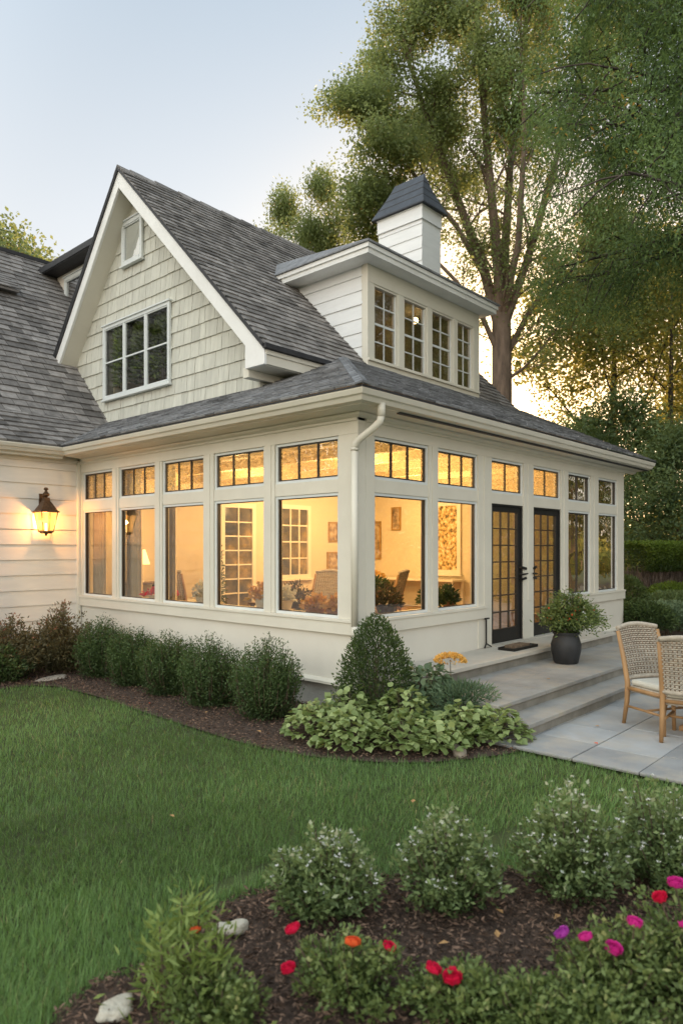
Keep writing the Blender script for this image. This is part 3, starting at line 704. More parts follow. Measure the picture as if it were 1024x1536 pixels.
# shed dormer
xd0, xd1, yd = 3.30, 6.97, 2.62
m = MB(); courses(m, (xd0, 0, 0), (0, -1, 0), (0, 0, 1), [(-yd, 5.0), (-yd, 6.95), (-4.6, 6.95), (-4.6, 5.0)], .25, 100, .02, 0, 0, 0, base=0); m.build('dormer_siding', 'sidingwhite', H)
m = MB(); m.box(xd0+.03, xd1-.03, yd+1.3, 4.8, 5.0, 6.9); m.box(xd0+.03, xd0+.08, yd+.15, yd+1.3, 5.0, 6.9); m.box(xd1-.08, xd1-.03, yd+.15, yd+1.3, 5.0, 6.9); m.box(xd0+.03, xd1-.03, yd+.15, yd+1.3, 5.06, 5.1); m.box(xd0+.03, xd1-.03, yd+.15, yd+1.3, 6.85, 6.9); m.build('dormer_room', 'wicker', H)
m = MB(); TD = lambda s, d, z: (s, yd-d, z)
DW = [(3.45, 4.17), (4.33, 5.09), (5.24, 6.02), (6.15, 6.79)]
m.box(xd0-.02, xd1, yd-.02, yd+.14, 6.62, 6.93); m.box(xd0-.02, xd1, yd-.02, yd+.14, 5.0, 5.26)
ed = [xd0-.02]+[v for a in DW for v in a]+[xd1]
for i in range(0, len(ed), 2): m.box(ed[i], ed[i+1], yd-.015, yd+.13, 5.26, 6.62)
m.box(xd0-.03, xd1+.01, yd-.06, yd, 5.22, 5.26); m.box(xd0-.035, xd0+.0, yd-.021, yd+.10, 5.0, 6.93)
m.box(xd1, xd1+.03, yd-.02, 4.6, 5.0, 6.92)
m.build('dormer_framing', 'trim', H, bevel=.004)
for a, b in DW:
    m = MB(TD); f = .035; z0, z1 = 5.26, 6.62
    m.box(a, a+f, -.09, -.0, z0, z1); m.box(b-f, b, -.09, -.0, z0, z1); m.box(a+f, b-f, -.09, -.0, z1-f, z1); m.box(a+f, b-f, -.09, -.0, z0, z0+f)
    o = m.build('dormer_window', 'trim', H)
    m = MB(TD); a2, b2, c0, c1 = a+f, b-f, z0+f, z1-f
    m.box((a2+b2)/2-.010, (a2+b2)/2+.010, -.07, -.045, c0, c1)
    for k in range(1, 4): z = c0+(c1-c0)*k/4; m.box(a2, b2, -.071, -.044, z-(.02 if k == 2 else .011), z+(.02 if k == 2 else .011))
    m.box(a2, a2+.02, -.075, -.04, c0, c1); m.box(b2-.02, b2, -.075, -.04, c0, c1)
    m.build('muntin', 'sashgrey', o)
    p = MB(TD); p.add([(a2, -.058, c0), (b2, -.058, c0), (b2, -.058, c1), (a2, -.058, c1)], [(0, 1, 2, 3)]); p.build('pane', 'glassdorm', o)
m = MB(); ex0, ex1, ey = 2.92, 7.20, 2.30
m.box(ex0, ex1, ey, 5.0, 6.93, 6.96)
m.box(ex0-.0, ex0+.03, ey, 5.0, 6.96, 7.09); m.box(ex0+.03, ex1-.03, ey, ey+.03, 6.96, 7.09); m.box(ex1-.03, ex1, ey, 5.0, 6.96, 7.09)
m.box(ex0-.03, ex0, ey-.03, 5.0, 7.02, 7.10); m.box(ex0, ex1+.03, ey-.03, ey, 7.02, 7.10)
m.build('dormer_soffit', 'trimwhite', H, bevel=.004)
m = MB()
m.hexa([(ex0-.06, ey-.06, 7.102), (ex1+.06, ey-.06, 7.102), (ex1+.06, 6.0, 7.102), (ex0-.06, 6.0, 7.102)], [(ex0-.06, ey-.06, 7.135), (ex1+.06, ey-.06, 7.135), (ex1-.6, 6.0, 7.75), (ex0+.6, 6.0, 7.75)]); m.build('dormer_roof', 'slate', H)

# chimney
cx0, cx1, cy0, cy1 = 7.72, 8.50, 4.62, 5.98
m = MB(); 
courses(m, (cx0, 0, 0), (0, -1, 0), (0, 0, 1), [(-cy0, 6.5), (-cy0, 9.92), (-cy1, 9.92), (-cy1, 6.5)], .30, 100, .016, 0, 0, 0, base=0)
m.box(cx0+.002, cx1, cy0, cy1, 6.4, 9.95)
ch = m.build('chimney', 'sidingwhite', H)
m = MB(); m.box(cx0-.035, cx1+.02, cy0-.02, cy1+.02, 9.93, 10.22); m.box(cx0-.05, cx1+.035, cy0-.035, cy1+.035, 9.90, 9.93); m.box(cx0-.05, cx1+.035, cy0-.035, cy1+.035, 10.22, 10.25); m.build('chimney_frieze', 'sidingwhite', ch, bevel=.004)
m = MB(); ov = .13; zc = 10.252; xm = (cx0+cx1)/2
def capring(o, z, yo): return [(cx0-o, cy0-yo, z), (cx1+o, cy0-yo, z), (cx1+o, cy1+yo, z), (cx0-o, cy1+yo, z)]
m.loft([capring(ov, zc, ov), capring(ov, zc+.03, ov), capring(.0, zc+.26, .02), capring(-.14, zc+.50, -.08), capring(-.27, zc+.74, -.16), capring(-.385, zc+.97, -.22)], True, True)
m.build('chimney_cap', 'capslate', ch)
m = MB()
for k in range(3): z = zc+.26+.235*k; o = [0, -.13, -.265][k]; yo = [.02, -.075, -.155][k]; m.loft([capring(o+.012, z-.02, yo+.012), capring(o+.008, z+.006, yo+.008)], True, False)
m.build('cap_course', 'roofdark', ch)

# rear dormer at the left of the gable
m = MB(); m.box(2.0, 5, 9.0, 11.9, 7.0, 8.64); m.build('rear_dormer', 'siding', H)
TB = lambda s, d, z: (1.998-d, s, z)
wallwindow(TB, 10.0, 11.2, 7.72, 8.50, .09, 1, False, 'glasssky')
m = MB(); m.box(1.62, 5, 8.9, 12.0, 8.64, 8.68); m.prism([(1.60, 8.9, 8.66), (1.60, 8.9, 8.80), (5, 8.9, 9.35), (5, 8.9, 8.66)], (0, 3.1, 0)); m.build('rear_dormer_roof', 'roofdark', H)
m = MB(); m.prism([(-2.2, 10.5, 7.67), (.57, 10.5, 7.67), (.57, 10.5, 7.62), (-2.2, 10.5, 7.62)], (0, .9, 0)); 
courses(m, (-2.2, 10.47, 7.68), (1, 0, 0), (0, .86, .58), [(0, 0), (2.80, 0), (2.78, 1.06), (0, 1.06)], .2, .3, .016); m.build('small_dormer_roof', 'shingle', H)

# ------------------------------------------------------------------ shrubs
def tubes_mesh(name, segs, m_, parent, n=5):
    mb = MB()
    for pts, rad in segs: mb.tube(pts, rad, n, False)
    return mb.build(name, m_, parent, smooth=True)
def upright_shrub(label, loc, rx, ry, h, nt, leafm, name='yew_shrub', cat='shrub', group=None, L=.045, W=.011, per=46, rz=0):
    """many upright feathery shoots fanning from the base"""
    t = thing(name, label, cat, loc, rz, group); segs = []; Ps = []; As = []; vs = []
    for k in range(nt):
        a = random.uniform(0, 2*PI); q = math.sqrt(random.random())
        top = np.array([rx*q*math.cos(a), ry*q*math.sin(a), h*(1-.38*q*q)*random.uniform(.74, 1.14)])
        b = top*np.array([.25, .25, 0]); mid = top*np.array([.85, .85, .45])
        if k % 5 == 0: segs.append(([b, mid, top*.96], [.008, .006, .003]))
        s = np.linspace(.05, 1, per)[:, None]
        c = (1-s)**2*b+2*s*(1-s)*mid+s*s*top
        sp = .085*(1.05-s)+.014
        P = c+rng.normal(size=(per, 3))*sp*np.array([1, 1, .5])
        A = np.column_stack([rng.normal(size=per), rng.normal(size=per), rng.uniform(.3, 1.3, per)])
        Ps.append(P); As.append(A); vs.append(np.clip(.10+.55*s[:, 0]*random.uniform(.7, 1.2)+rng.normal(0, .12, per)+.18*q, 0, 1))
    P = np.vstack(Ps); A = np.vstack(As); v = np.concatenate(vs); n = len(P)
    P[:, 2] = np.maximum(P[:, 2], .01)
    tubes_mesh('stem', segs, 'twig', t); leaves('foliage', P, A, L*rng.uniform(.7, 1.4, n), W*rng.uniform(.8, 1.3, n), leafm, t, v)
    return t
def round_shrub(label, loc, rx, ry, h, n, leafm, name='shrub', cat='shrub', group=None, L=.05, W=.025, lump=.16, shape=1.0, rz=0, blossom=None, zbase=.0, core=True, up=.2):
    """leaf shell with lumps, gaps and an inner layer"""
    t = thing(name, label, cat, loc, rz, group)
    nl = 26; lc = unit(rng.normal(size=(nl, 3))); la = rng.uniform(-1, 1, nl)
    d = unit(rng.normal(size=(n, 3))); d[:, 2] = np.where(d[:, 2] < -.35, -d[:, 2], d[:, 2])
    f = 1+lump*(np.exp(5*(d@lc.T-1))@la)
    rr = rng.random(n)**.33; rr = np.where(rng.random(n) < .62, rng.uniform(.84, 1.06, n), rr)*f
    zz = (d[:, 2]*.5+.5)
    taper = np.where(shape != 1.0, np.clip(1.12-.95*np.clip(zz*rr, 0, 1)**shape, .06, 1.2), 1.0)
    if shape != 1.0:
        hh = np.clip(rng.beta(1.1, 1.5, n), 0, 1); ang = rng.uniform(0, 2*PI, n)
        prof = np.clip(1-hh**2.1, 0, 1)**.62*np.clip(.78+.75*hh, 0, 1.0)
        q = np.where(rng.random(n) < .7, rng.uniform(.88, 1.05, n), np.sqrt(rng.random(n)))*(1+lump*(np.exp(5*(d@lc.T-1))@la))
        P = np.column_stack([rx*prof*q*np.cos(ang), ry*prof*q*np.sin(ang), hh*h*(1+.02*rng.normal(size=n))])
        P[:, 2] += rng.normal(0, .035, n)*(rng.random(n) < .3); out = np.column_stack([np.cos(ang), np.sin(ang), .8+hh*.9])
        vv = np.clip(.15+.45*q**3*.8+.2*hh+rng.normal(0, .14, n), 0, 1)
    else:
        P = np.column_stack([d[:, 0]*rx*rr, d[:, 1]*ry*rr, zbase+np.maximum(.015, (d[:, 2]*.5*rr+.5)*h*.97)])
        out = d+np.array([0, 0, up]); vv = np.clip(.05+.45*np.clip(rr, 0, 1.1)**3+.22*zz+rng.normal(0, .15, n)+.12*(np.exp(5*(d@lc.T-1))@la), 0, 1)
    segs = []
    for k in range(10):
        a = random.uniform(0, 2*PI); q = random.random(); segs.append(([(.03*math.cos(a), .03*math.sin(a), 0), (rx*.4*q*math.cos(a), ry*.4*q*math.sin(a), h*.4), (rx*.75*q*math.cos(a), ry*.75*q*math.sin(a), h*.75)], [.010, .007, .003]))
    tubes_mesh('stem', segs, 'twig', t)
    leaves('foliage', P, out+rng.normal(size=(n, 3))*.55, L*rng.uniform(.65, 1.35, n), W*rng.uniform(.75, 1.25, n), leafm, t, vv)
    if blossom:
        bm, bn = blossom; i = rng.choice(np.where((P[:, 2] > h*.45))[0], bn)
        bp = P[i]+unit(out[i])*.03; bp[:, 2] += rng.uniform(0, .07, bn)
        Q = np.repeat(bp, 4, 0); n4 = len(Q); leaves('blossom', Q, np.column_stack([rng.normal(size=n4), rng.normal(size=n4), rng.uniform(.1, 1, n4)]), .018, .011, bm, t, kind='stuff')
    return t
def sprig_shrub(label, loc, r, h, nt, leafm, name, group, L=.03, W=.016, per=34, spread=.05, blossom=None, cat='shrub'):
    """loose shrub: arching sprigs of unequal length, leafy from low down to the tip"""
    t = thing(name, label, cat, loc, 0, group); segs = []; Ps = []; As = []; vs = []; tips = []
    for k in range(nt):
        a = random.uniform(0, 2*PI); q = random.random()**.6
        ln = random.uniform(.52, 1.2)
        top = np.array([r*q*math.cos(a)*random.uniform(.8, 1.2), r*q*math.sin(a)*random.uniform(.8, 1.2), h*(1-.55*q*q)*ln])
        b = top*np.array([.18, .18, 0]); mid = top*np.array([.75, .75, .62])
        if k % 3 == 0: segs.append(([b, mid, top], [.005, .004, .0025]))
        u = rng.beta(1.6, 1.0, per)[:, None]; c = (1-u)**2*b+2*u*(1-u)*mid+u*u*top
        P = c+rng.normal(size=(per, 3))*spread*(1.1-.75*u)*np.array([1, 1, .6]); P[:, 2] = np.maximum(P[:, 2], .012)
        out = np.array([math.cos(a)*q, math.sin(a)*q, .55])
        As.append(out+rng.normal(size=(per, 3))*.65); Ps.append(P)
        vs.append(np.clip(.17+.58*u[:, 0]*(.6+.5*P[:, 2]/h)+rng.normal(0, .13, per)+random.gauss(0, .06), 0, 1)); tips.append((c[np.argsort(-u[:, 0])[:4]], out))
    P = np.vstack(Ps); n = len(P); tubes_mesh('stem', segs, 'twig', t, 4)
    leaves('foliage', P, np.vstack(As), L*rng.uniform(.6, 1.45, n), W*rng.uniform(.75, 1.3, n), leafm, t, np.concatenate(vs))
    if blossom:
        bp = np.vstack([p for p, o in tips]); bp = bp[bp[:, 2] > h*.38]; bp = bp[rng.choice(len(bp), min(blossom[1], len(bp)), False)]
        Q = np.repeat(bp+rng.normal(size=bp.shape)*.012+np.array([0, 0, .015]), 4, 0); n4 = len(Q)
        leaves('blossom', Q, np.column_stack([rng.normal(size=n4), rng.normal(size=n4), rng.uniform(0, 1, n4)]), .015, .009, blossom[0], t, kind='stuff')
    return t
# ------------------------------------------------------------------ interior of the sunroom
YB, XE = 6.66, 8.10
m = MB(); m.box(.16, XE, YB, YB+.1, .45, 3.3); m.build('interior_wall', 'inwall', H)
m = MB(); m.box(XE, XE+.1, .16, YB, .45, 3.3); m.build('interior_wall', 'inwall', H)
m = MB(); m.box(.14, XE+.1, .14, YB+.1, .38, .44); m.build('interior_floor', 'infloor', H)
m = MB(); m.box(.14, XE+.1, .14, YB+.1, 3.32, 3.40)
for k in range(9): m.box(.9*k+.3, .9*k+.42, .16, YB, 3.20, 3.319)
m.build('ceiling', 'inceil', H)
m = MB(); m.box(.15, .55, .55, YB, .99, 1.04); m.box(.17, .2, .55, YB, .45, .99); m.build('window_ledge', 'intrim', H)
m = MB(); m.box(1.0, 2.72, .15, .5, .99, 1.04); m.build('window_ledge', 'intrim', H)
def inwindow(tf, a, b, z0, z1, cols, rows, glass, name):
    m = MB(tf); c = .10
    m.box(a-c, a, 0, .05, z0-c, z1+c); m.box(b, b+c, 0, .05, z0-c, z1+c); m.box(a, b, 0, .05, z1, z1+c); m.box(a, b, 0, .05, z0-c, z0); m.box(a-c-.05, b+c+.05, 0, .10, z0-c-.04, z0-c)
    o = m.build(name, 'intrim', H)
    m = MB(tf)
    for k in range(1, cols): x = a+(b-a)*k/cols; m.box(x-.014, x+.014, .01, .04, z0, z1)
    for k in range(1, rows): z = z0+(z1-z0)*k/rows; m.box(a, b, .012, .038, z-.014, z+.014)
    m.build('muntin', 'intrim', o)
    p = MB(tf); p.add([(a, .008, z0), (b, .008, z0), (b, .008, z1), (a, .008, z1)], [(0, 1, 2, 3)]); p.build('pane', glass, o)
M['nightglass'] = surf('dusky_inner_glass', (.10, .085, .05), .12, .6, 2.2, .03, 20, spec=.8, stops=[(.35, (.03, .03, .022)), (.55, (.14, .11, .055)), (.7, (.40, .28, .11))])
TBK = lambda s, d, z: (s, YB-.002-d, z)
TEN = lambda s, d, z: (XE-.002-d, s, z)
inwindow(TBK, 4.95, 5.80, 1.27, 2.82, 3, 4, 'nightglass', 'interior_window')
inwindow(TBK, 3.28, 4.05, .60, 2.78, 2, 7, 'nightglass', 'interior_door')
inwindow(TEN, 3.85, 4.45, 1.37, 2.92, 1, 1, 'gold', 'interior_window')
def picture(tf, a, b, z0, z1, label):
    t = thing('picture_frame', label, 'picture', tf((a+b)/2, 0, z0)); l = t.location
    m = MB(tf); f = .035
    for q in ((a, a+f, z0, z1), (b-f, b, z0, z1), (a+f, b-f, z0, z0+f), (a+f, b-f, z1-f, z1)): m.box(q[0], q[1], .004, .035, q[2], q[3])
    o = m.build('frame', 'brass', t); o.location = -l
    p = MB(tf); p.box(a+f, b-f, .004, .014, z0+f, z1-f); o = p.build('print', 'art', t); o.location = -l
picture(TBK, 6.55, 6.90, 2.05, 2.55, 'small framed print seen high at the right of the nearest long-side window')
picture(TBK, 6.50, 6.95, 1.30, 1.80, 'framed print hanging below another print in the nearest long-side window')
picture(TEN, 5.55, 5.85, 2.35, 2.95, 'tall narrow framed print seen through the corner window on the patio side')
picture(TEN, 6.2, 6.5, 1.6, 2.6, 'long framed print at left edge of the corner window on the patio side')
# lights inside: recessed cans, pendant, table lamp
def lamp(x, y, z, e, r=.12, col=(1, .67, .31), parent=None):
    l = bpy.data.lights.new('lamp_light', 'POINT'); l.energy = e; l.color = col; l.shadow_soft_size = r
    o = bpy.data.objects.new('lamp_light', l); COL.objects.link(o); o.location = (x, y, z)
    if parent: o.parent = parent
    return o
LE = 122
for i, (x, y, e) in enumerate([(1.9, 1.6, 1), (1.7, 4.3, .7), (4.0, 1.9, .8), (6.3, 4.6, 1.3), (4.4, 4.9, 1.3)]):
    t = thing('ceiling_light', f"round recessed light in the sunroom ceiling, {['by the house corner', 'in the middle of the long side', 'above the french doors', 'by the far end wall', 'before the inner french door'][i]}", 'lamp', (x, y, 3.318), group='recessed lights in the sunroom')
    m = MB(); m.lathe([(0, 0), (.10, 0), (.10, -.012), (.075, -.016), (.075, -.006), (0, -.006)]); m.build('trim_ring', 'intrim', t)
    m = MB(); m.lathe([(0, -.007), (.07, -.007), (.07, -.011), (0, -.011)]); m.build('diffuser', 'bulb', t)
    lamp(0, 0, -.50, LE*e, .16, parent=t)
t = thing('pendant_lantern', 'small square lit lantern hanging behind the middle transom window', 'lamp', (.72, 4.72, 3.19))
m = MB(); m.tube([(0, 0, .12), (0, 0, 0)], .006, 6); m.box(-.07, .07, -.07, .07, -.03, 0)
for a in (-.065, .065):
    for b in (-.065, .065): m.box(a-.006, a+.006, b-.006, b+.006, -.23, -.03)
m.box(-.07, .07, -.07, .07, -.245, -.23); m.build('frame', 'brass', t)
m = MB(); m.box(-.055, .055, -.055, .055, -.228, -.032); m.build('glass', 'lampglass', t)
def table_lamp(x, y, z, label):
    t = thing('table_lamp', label, 'lamp', (x, y, z))
    m = MB(); m.lathe([(.0, 0), (.08, 0), (.085, .02), (.03, .05), (.06, .14), (.065, .2), (.02, .30), (.012, .36), (0, .36)]); m.build('base', 'ceramic', t, smooth=True)
    m = MB(); m.lathe([(.19, .34), (.10, .62), (.095, .62), (.185, .34)]); m.build('lamp_shade', 'shade', t, smooth=True)
    lamp(0, 0, .48, 8, .08, parent=t)
def console(name, x0, x1, y0, y1, z, label, cat, mat_='darkwood', z0=.44):
    t = thing(name, label, cat, ((x0+x1)/2, (y0+y1)/2, z0)); ox, oy = (x0+x1)/2, (y0+y1)/2
    m = MB(); m.box(x0-ox, x1-ox, y0-oy, y1-oy, z-z0-.04, z-z0); m.build('tabletop', mat_, t, bevel=.005)
    for xx in (x0+.03, x1-.08):
        for yy in (y0+.03, y1-.08): mm = MB(); mm.box(xx-ox, xx+.05-ox, yy-oy, yy+.05-oy, 0, z-z0-.041); mm.build('leg', mat_, t)
    return t
console('console_table', .75, 1.55, 6.2, 6.62, 1.25, 'dark console table against the back wall holding the lit table lamp', 'table')
table_lamp(1.08, 6.40, 1.25, 'lit table lamp with a pale cone shade in the second window from the far end')
console('side_table', 1.2, 2.1, 2.7, 3.4, 1.02, 'low dark wooden table inside behind the middle long-side window', 'table')
console('console_table', 7.5, 8.05, 3.6, 6.2, 1.15, 'pale console table along the end wall inside the corner window', 'table', 'intrim')
def pottedin(name, x, y, z, label, potm, leafm, r, h, n, ph=.16, pr=.12, blossoms=None, lw=(.07, .03)):
    t = thing(name, label, 'plant', (x, y, z))
    if leafm.startswith('petal'): t.scale = (1.35, 1.35, 1.5)
    m = MB(); m.lathe([(0, 0), (pr*.75, 0), (pr, ph), (pr*.9, ph), (pr*.85, ph-.02), (0, ph-.02)]); m.build('pot', potm, t, smooth=False)
    d = unit(rng.normal(size=(n, 3))); d[:, 2] = np.abs(d[:, 2])*.9+.0
    P = d*(rng.random((n, 1))**.5)*np.array([r, r, h])+np.array([0, 0, ph])
    leaves('foliage', P, d+rng.normal(size=(n, 3))*.4, lw[0]*rng.uniform(.7, 1.3, n), lw[1], leafm, t)
    if blossoms:
        k = blossoms[1]; d = unit(rng.normal(size=(k, 3))); d[:, 2] = np.abs(d[:, 2]); P = d*np.array([r, r, h])*1.02+np.array([0, 0, ph])
        leaves('blossoms', P, d+rng.normal(size=(k, 3))*.5, .045, .04, blossoms[0], t)
    return t
pottedin('flower_bowl', .36, 2.0, 1.04, 'bowl of yellow flowers on the ledge inside the window next to the corner one', 'ceramic', 'petalyellow', .20, .17, 260, .10, .13, lw=(.05, .045))
pottedin('flower_bowl', .36, 1.72, 1.04, 'bowl of white blossoms right of the yellow flower bowl on the window ledge', 'ceramic', 'petalwhite', .17, .13, 240, .10, .14, lw=(.05, .045))
pottedin('flower_bowl', .36, 3.4, 1.04, 'white sparkling flower bowl on the ledge of the middle long-side window', 'ceramic', 'petalwhite', .14, .17, 220, .08, .12, lw=(.05, .04))
pottedin('flower_bowl', .36, 4.65, 1.04, 'low dish of pink flowers on the ledge of the second far long-side window', 'ceramic', 'petalred', .20, .07, 140, .06, .14, lw=(.05, .04))
pottedin('indoor_plant', .36, .62, 1.04, 'golden flower cluster on the ledge nearest the house corner', 'terra', 'petalyellow', .16, .13, 200, .06, .14, lw=(.05, .045))
pottedin('indoor_plant', .36, 1.05, 1.04, 'second golden flower cluster on the ledge, left of the one nearest the corner', 'terra', 'petalyellow', .13, .11, 180, .06, .11, lw=(.05, .045))
pottedin('indoor_plant', 1.3, .95, 1.20, 'dark green leafy plant in a wooden trough inside the nearest long-side window', 'darkwood', 'box', .33, .20, 900, .12, .25)
pottedin('indoor_plant', 1.1, 2.2, 1.0, 'dark bronze plant behind the flower bowls on the window ledge', 'darkwood', 'nandina', .25, .30, 500, .1, .15)
console('plant_stand', .95, 1.65, .65, 1.25, 1.2, 'dark wooden trough stand carrying the leafy plant inside the nearest long-side window', 'stand')
pottedin('indoor_plant', 1.9, .30, 1.04, 'round dark plant on the ledge inside the second patio-side window', 'terra', 'box', .17, .28, 500, .08, .12)
pottedin('indoor_plant', 2.35, .30, 1.04, 'upright green plant at the right end of the ledge in the second patio-side window', 'terra', 'yew', .14, .26, 500, .08, .10)
pottedin('indoor_plant', 2.85, 6.3, .44, 'tall slim plant inside against the back wall between the long-side windows', 'terra', 'box', .16, 1.5, 500, .3, .16)
# urn with gilded flowers inside the corner window
t = thing('urn', 'tall flared urn on a pedestal topped with lit golden flowers in the corner window', 'urn', (1.75, 1.35, .44))
m = MB(); m.lathe([(0, 0), (.20, 0), (.20, .5), (.14, .55), (.0, .55)]); m.build('pedestal', 'darkwood', t)
m = MB(); m.lathe([(0, .55), (.09, .55), (.08, .62), (.13, .78), (.24, 1.02), (.25, 1.05), (.22, 1.05), (0, .95)]); m.build('bowl', 'brass', t, smooth=True)
n = 160; d = unit(rng.normal(size=(n, 3))); d[:, 2] = np.abs(d[:, 2]); leaves('flowers', d*np.array([.24, .24, .07])+np.array([0, 0, 1.03]), d, .06, .05, 'petalyellow', t)
pottedin('indoor_plant', 1.05, .42, 1.04, 'brown and green trailing plant at the foot of the urn in the corner window', 'darkwood', 'nandina', .22, .30, 500, .1, .14)

for i, y in enumerate((5.85, 6.5, 7.15)):  # foliage added close behind the glass to imitate mirrored garden trees
    round_shrub(['leafy house plant behind the right pane of the gable window', 'leafy house plant behind the middle pane of the gable window', 'leafy house plant behind the left pane of the gable window'][i], (1.235, y, 4.6), .12, .36, 1.75, 2200, 'tallleaf', 'house_plant', 'plant', L=.09, W=.045)
for i, x in enumerate((4.0, 5.7)):
    t = thing('dormer_lamp', ['small warm lamp glowing behind the left dormer windows', 'small warm lamp glowing behind the right dormer windows'][i], 'lamp', (x, 3.35, 6.84), group='lamps in the dormer')
    m = MB(); m.tube([(0, 0, 0), (0, 0, -.12)], .008, 6); m.build('rod', 'brass', t)
    m = MB(); m.lathe([(.01, -.11), (.05, -.13), (.07, -.18), (.05, -.23), (.01, -.245)]); m.build('globe', 'bulb', t, smooth=True); lamp(0, 0, -.34, 3.0, .06, parent=t)
# curtains beside the long-side posts
def curtain(y0, y1, label):
    t = thing('curtain', label, 'curtain', (.24, (y0+y1)/2, .97), 0, 'pale curtains inside the long-side windows')
    vs = []; n_ = 41
    for k in range(n_):
        u = -(y1-y0)/2+(y1-y0)*k/(n_-1); x = .035*math.sin(k*1.25)+.012*math.sin(k*2.9)
        vs += [(x, u, 0), (x*.8, u, 2.2)]
    m = MB(); m.add(vs, [(2*k, 2*k+2, 2*k+3, 2*k+1) for k in range(n_-1)]); m.build('cloth', 'linen', t, smooth=True)
    m = MB(); m.tube([(0, -(y1-y0)/2-.05, 2.21), (0, (y1-y0)/2+.05, 2.21)], .014, 8); m.build('rod', 'brass', t)
curtain(5.0, 5.42, 'pale curtain at the left post of the second window from the far end'); curtain(4.02, 4.34, 'pale curtain left of the middle long-side window'); curtain(2.95, 3.22, 'pale curtain in the right part of the middle long-side window')
curtain(6.15, 6.55, 'pale curtain in the farthest long-side window')

# ------------------------------------------------------------------ wall lantern
t = thing('wall_lantern', 'lit bronze carriage lantern mounted on the white lap-sided wall', 'lantern', (-.69, 6.64, 2.1))
LC = (0, -.17, 0)
m = MB(); m.box(-.05, .05, -.012, .02, .30, .78); m.tube([(0, 0, .62), (0, -.07, .72), (0, -.15, .79), (0, -.17, .74)], .012, 8); m.build('bracket', 'bronze', t)
def sq(r, z): return [(-r, -.17-r, z), (r, -.17-r, z), (r, -.17+r, z), (-r, -.17+r, z)]
m = MB(); m.loft([sq(.175, .43), sq(.175, .455), sq(.15, .47), sq(.07, .62), sq(.055, .64), sq(.05, .70)], True, True)
m.lathe([(.02, .70), (.035, .72), (.06, .74), (.065, .77), (.03, .80), (.02, .83), (.045, .85), (.03, .88), (0, .89)], (0, -.17, 0), 12)
m.loft([sq(.105, .075), sq(.105, .10), sq(.095, .105)], True, True); m.loft([sq(.07, .05), sq(.09, .075)], True, True); m.lathe([(0, .0), (.02, .02), (.03, .05), (0, .05)], (0, -.17, 0), 10)
for sx in (-1, 1):
    for sy in (-1, 1): m.tube([(sx*.098, -.17+sy*.098, .10), (sx*.150, -.17+sy*.150, .44)], .009, 6)
for sx in (-1, 1): m.tube([(sx*.012, -.17-.099, .10), (sx*.012, -.17-.152, .44)], .005, 6)
m.build('frame', 'bronze', t, bevel=.002)
m = MB(); m.loft([sq(.09, .106), sq(.142, .43)], True, False); m.build('glass', 'lampglass', t)
m = MB(); m.tube([(0, -.17, .1), (0, -.17, .24)], .022, 8); m.build('candle', 'bulb', t)
lamp(0, -.17, .30, 66, .035, (1, .48, .16), t)
t.scale = (.93, .93, .95)

# ------------------------------------------------------------------ steps, landing, mat
t = thing('stone_steps', 'bluestone landing and step leading from the patio to the french doors', 'steps', (.3, -2.0, 0))
def st(name, m_, *b, bev=.006):
    mb = MB(); x0, x1, y0, y1, z0, z1 = b; mb.box(x0-.3, x1-.3, y0+2, y1+2, z0, z1); return mb.build(name, m_, t, bevel=bev)
x0 = .28
for a, b in ((x0, 2.1), (2.11, 4.2), (4.21, 6.0)): st('tread', 'stonestep', a, b, -2.03, -1.55, .075, random.uniform(.118, .122))
st('riser', 'riser', x0+.03, 5.97, -2.0, -1.5, -.06, .073)
for i, (a, b) in enumerate(((x0, 1.35), (1.36, 2.9), (2.91, 4.3), (4.31, 6.0))):
    st('tread', 'stonestep', a, b, -1.69, -1.12, .215, .26)
for i, (a, b) in enumerate(((x0, 2.0), (2.005, 3.5), (3.505, 6.0))):
    st('tread', 'stonestep', a, b, -1.115, -.55, .215, .2585)
st('riser', 'riser', x0+.03, 5.97, -1.66, -.5, .0, .213)
st('riser', 'riser', x0-.2, 6.1, -.62, .0, .0, .375)
st('door_sill', 'sill', x0-.25, 6.1, -.68, -.002, .377, .43)
t = thing('boot_scraper', 'low black boot tray lying on the sill before the french doors', 'boot tray', (3.15, -.38, .43), 0)
m = MB(); m.box(-.36, .36, -.13, .13, .0, .025); m.box(-.36, .36, -.13, -.11, .025, .04); m.box(-.36, .36, .11, .13, .025, .04); m.box(-.36, -.34, -.11, .11, .025, .04); m.box(.34, .36, -.11, .11, .025, .04); m.build('tray', 'metal', t)
m = MB()
for k in range(6): m.box(-.25, .2, -.08+.03*k, -.065+.03*k, .026, .065)
m.build('bristle_bar', 'wickerdark', t)

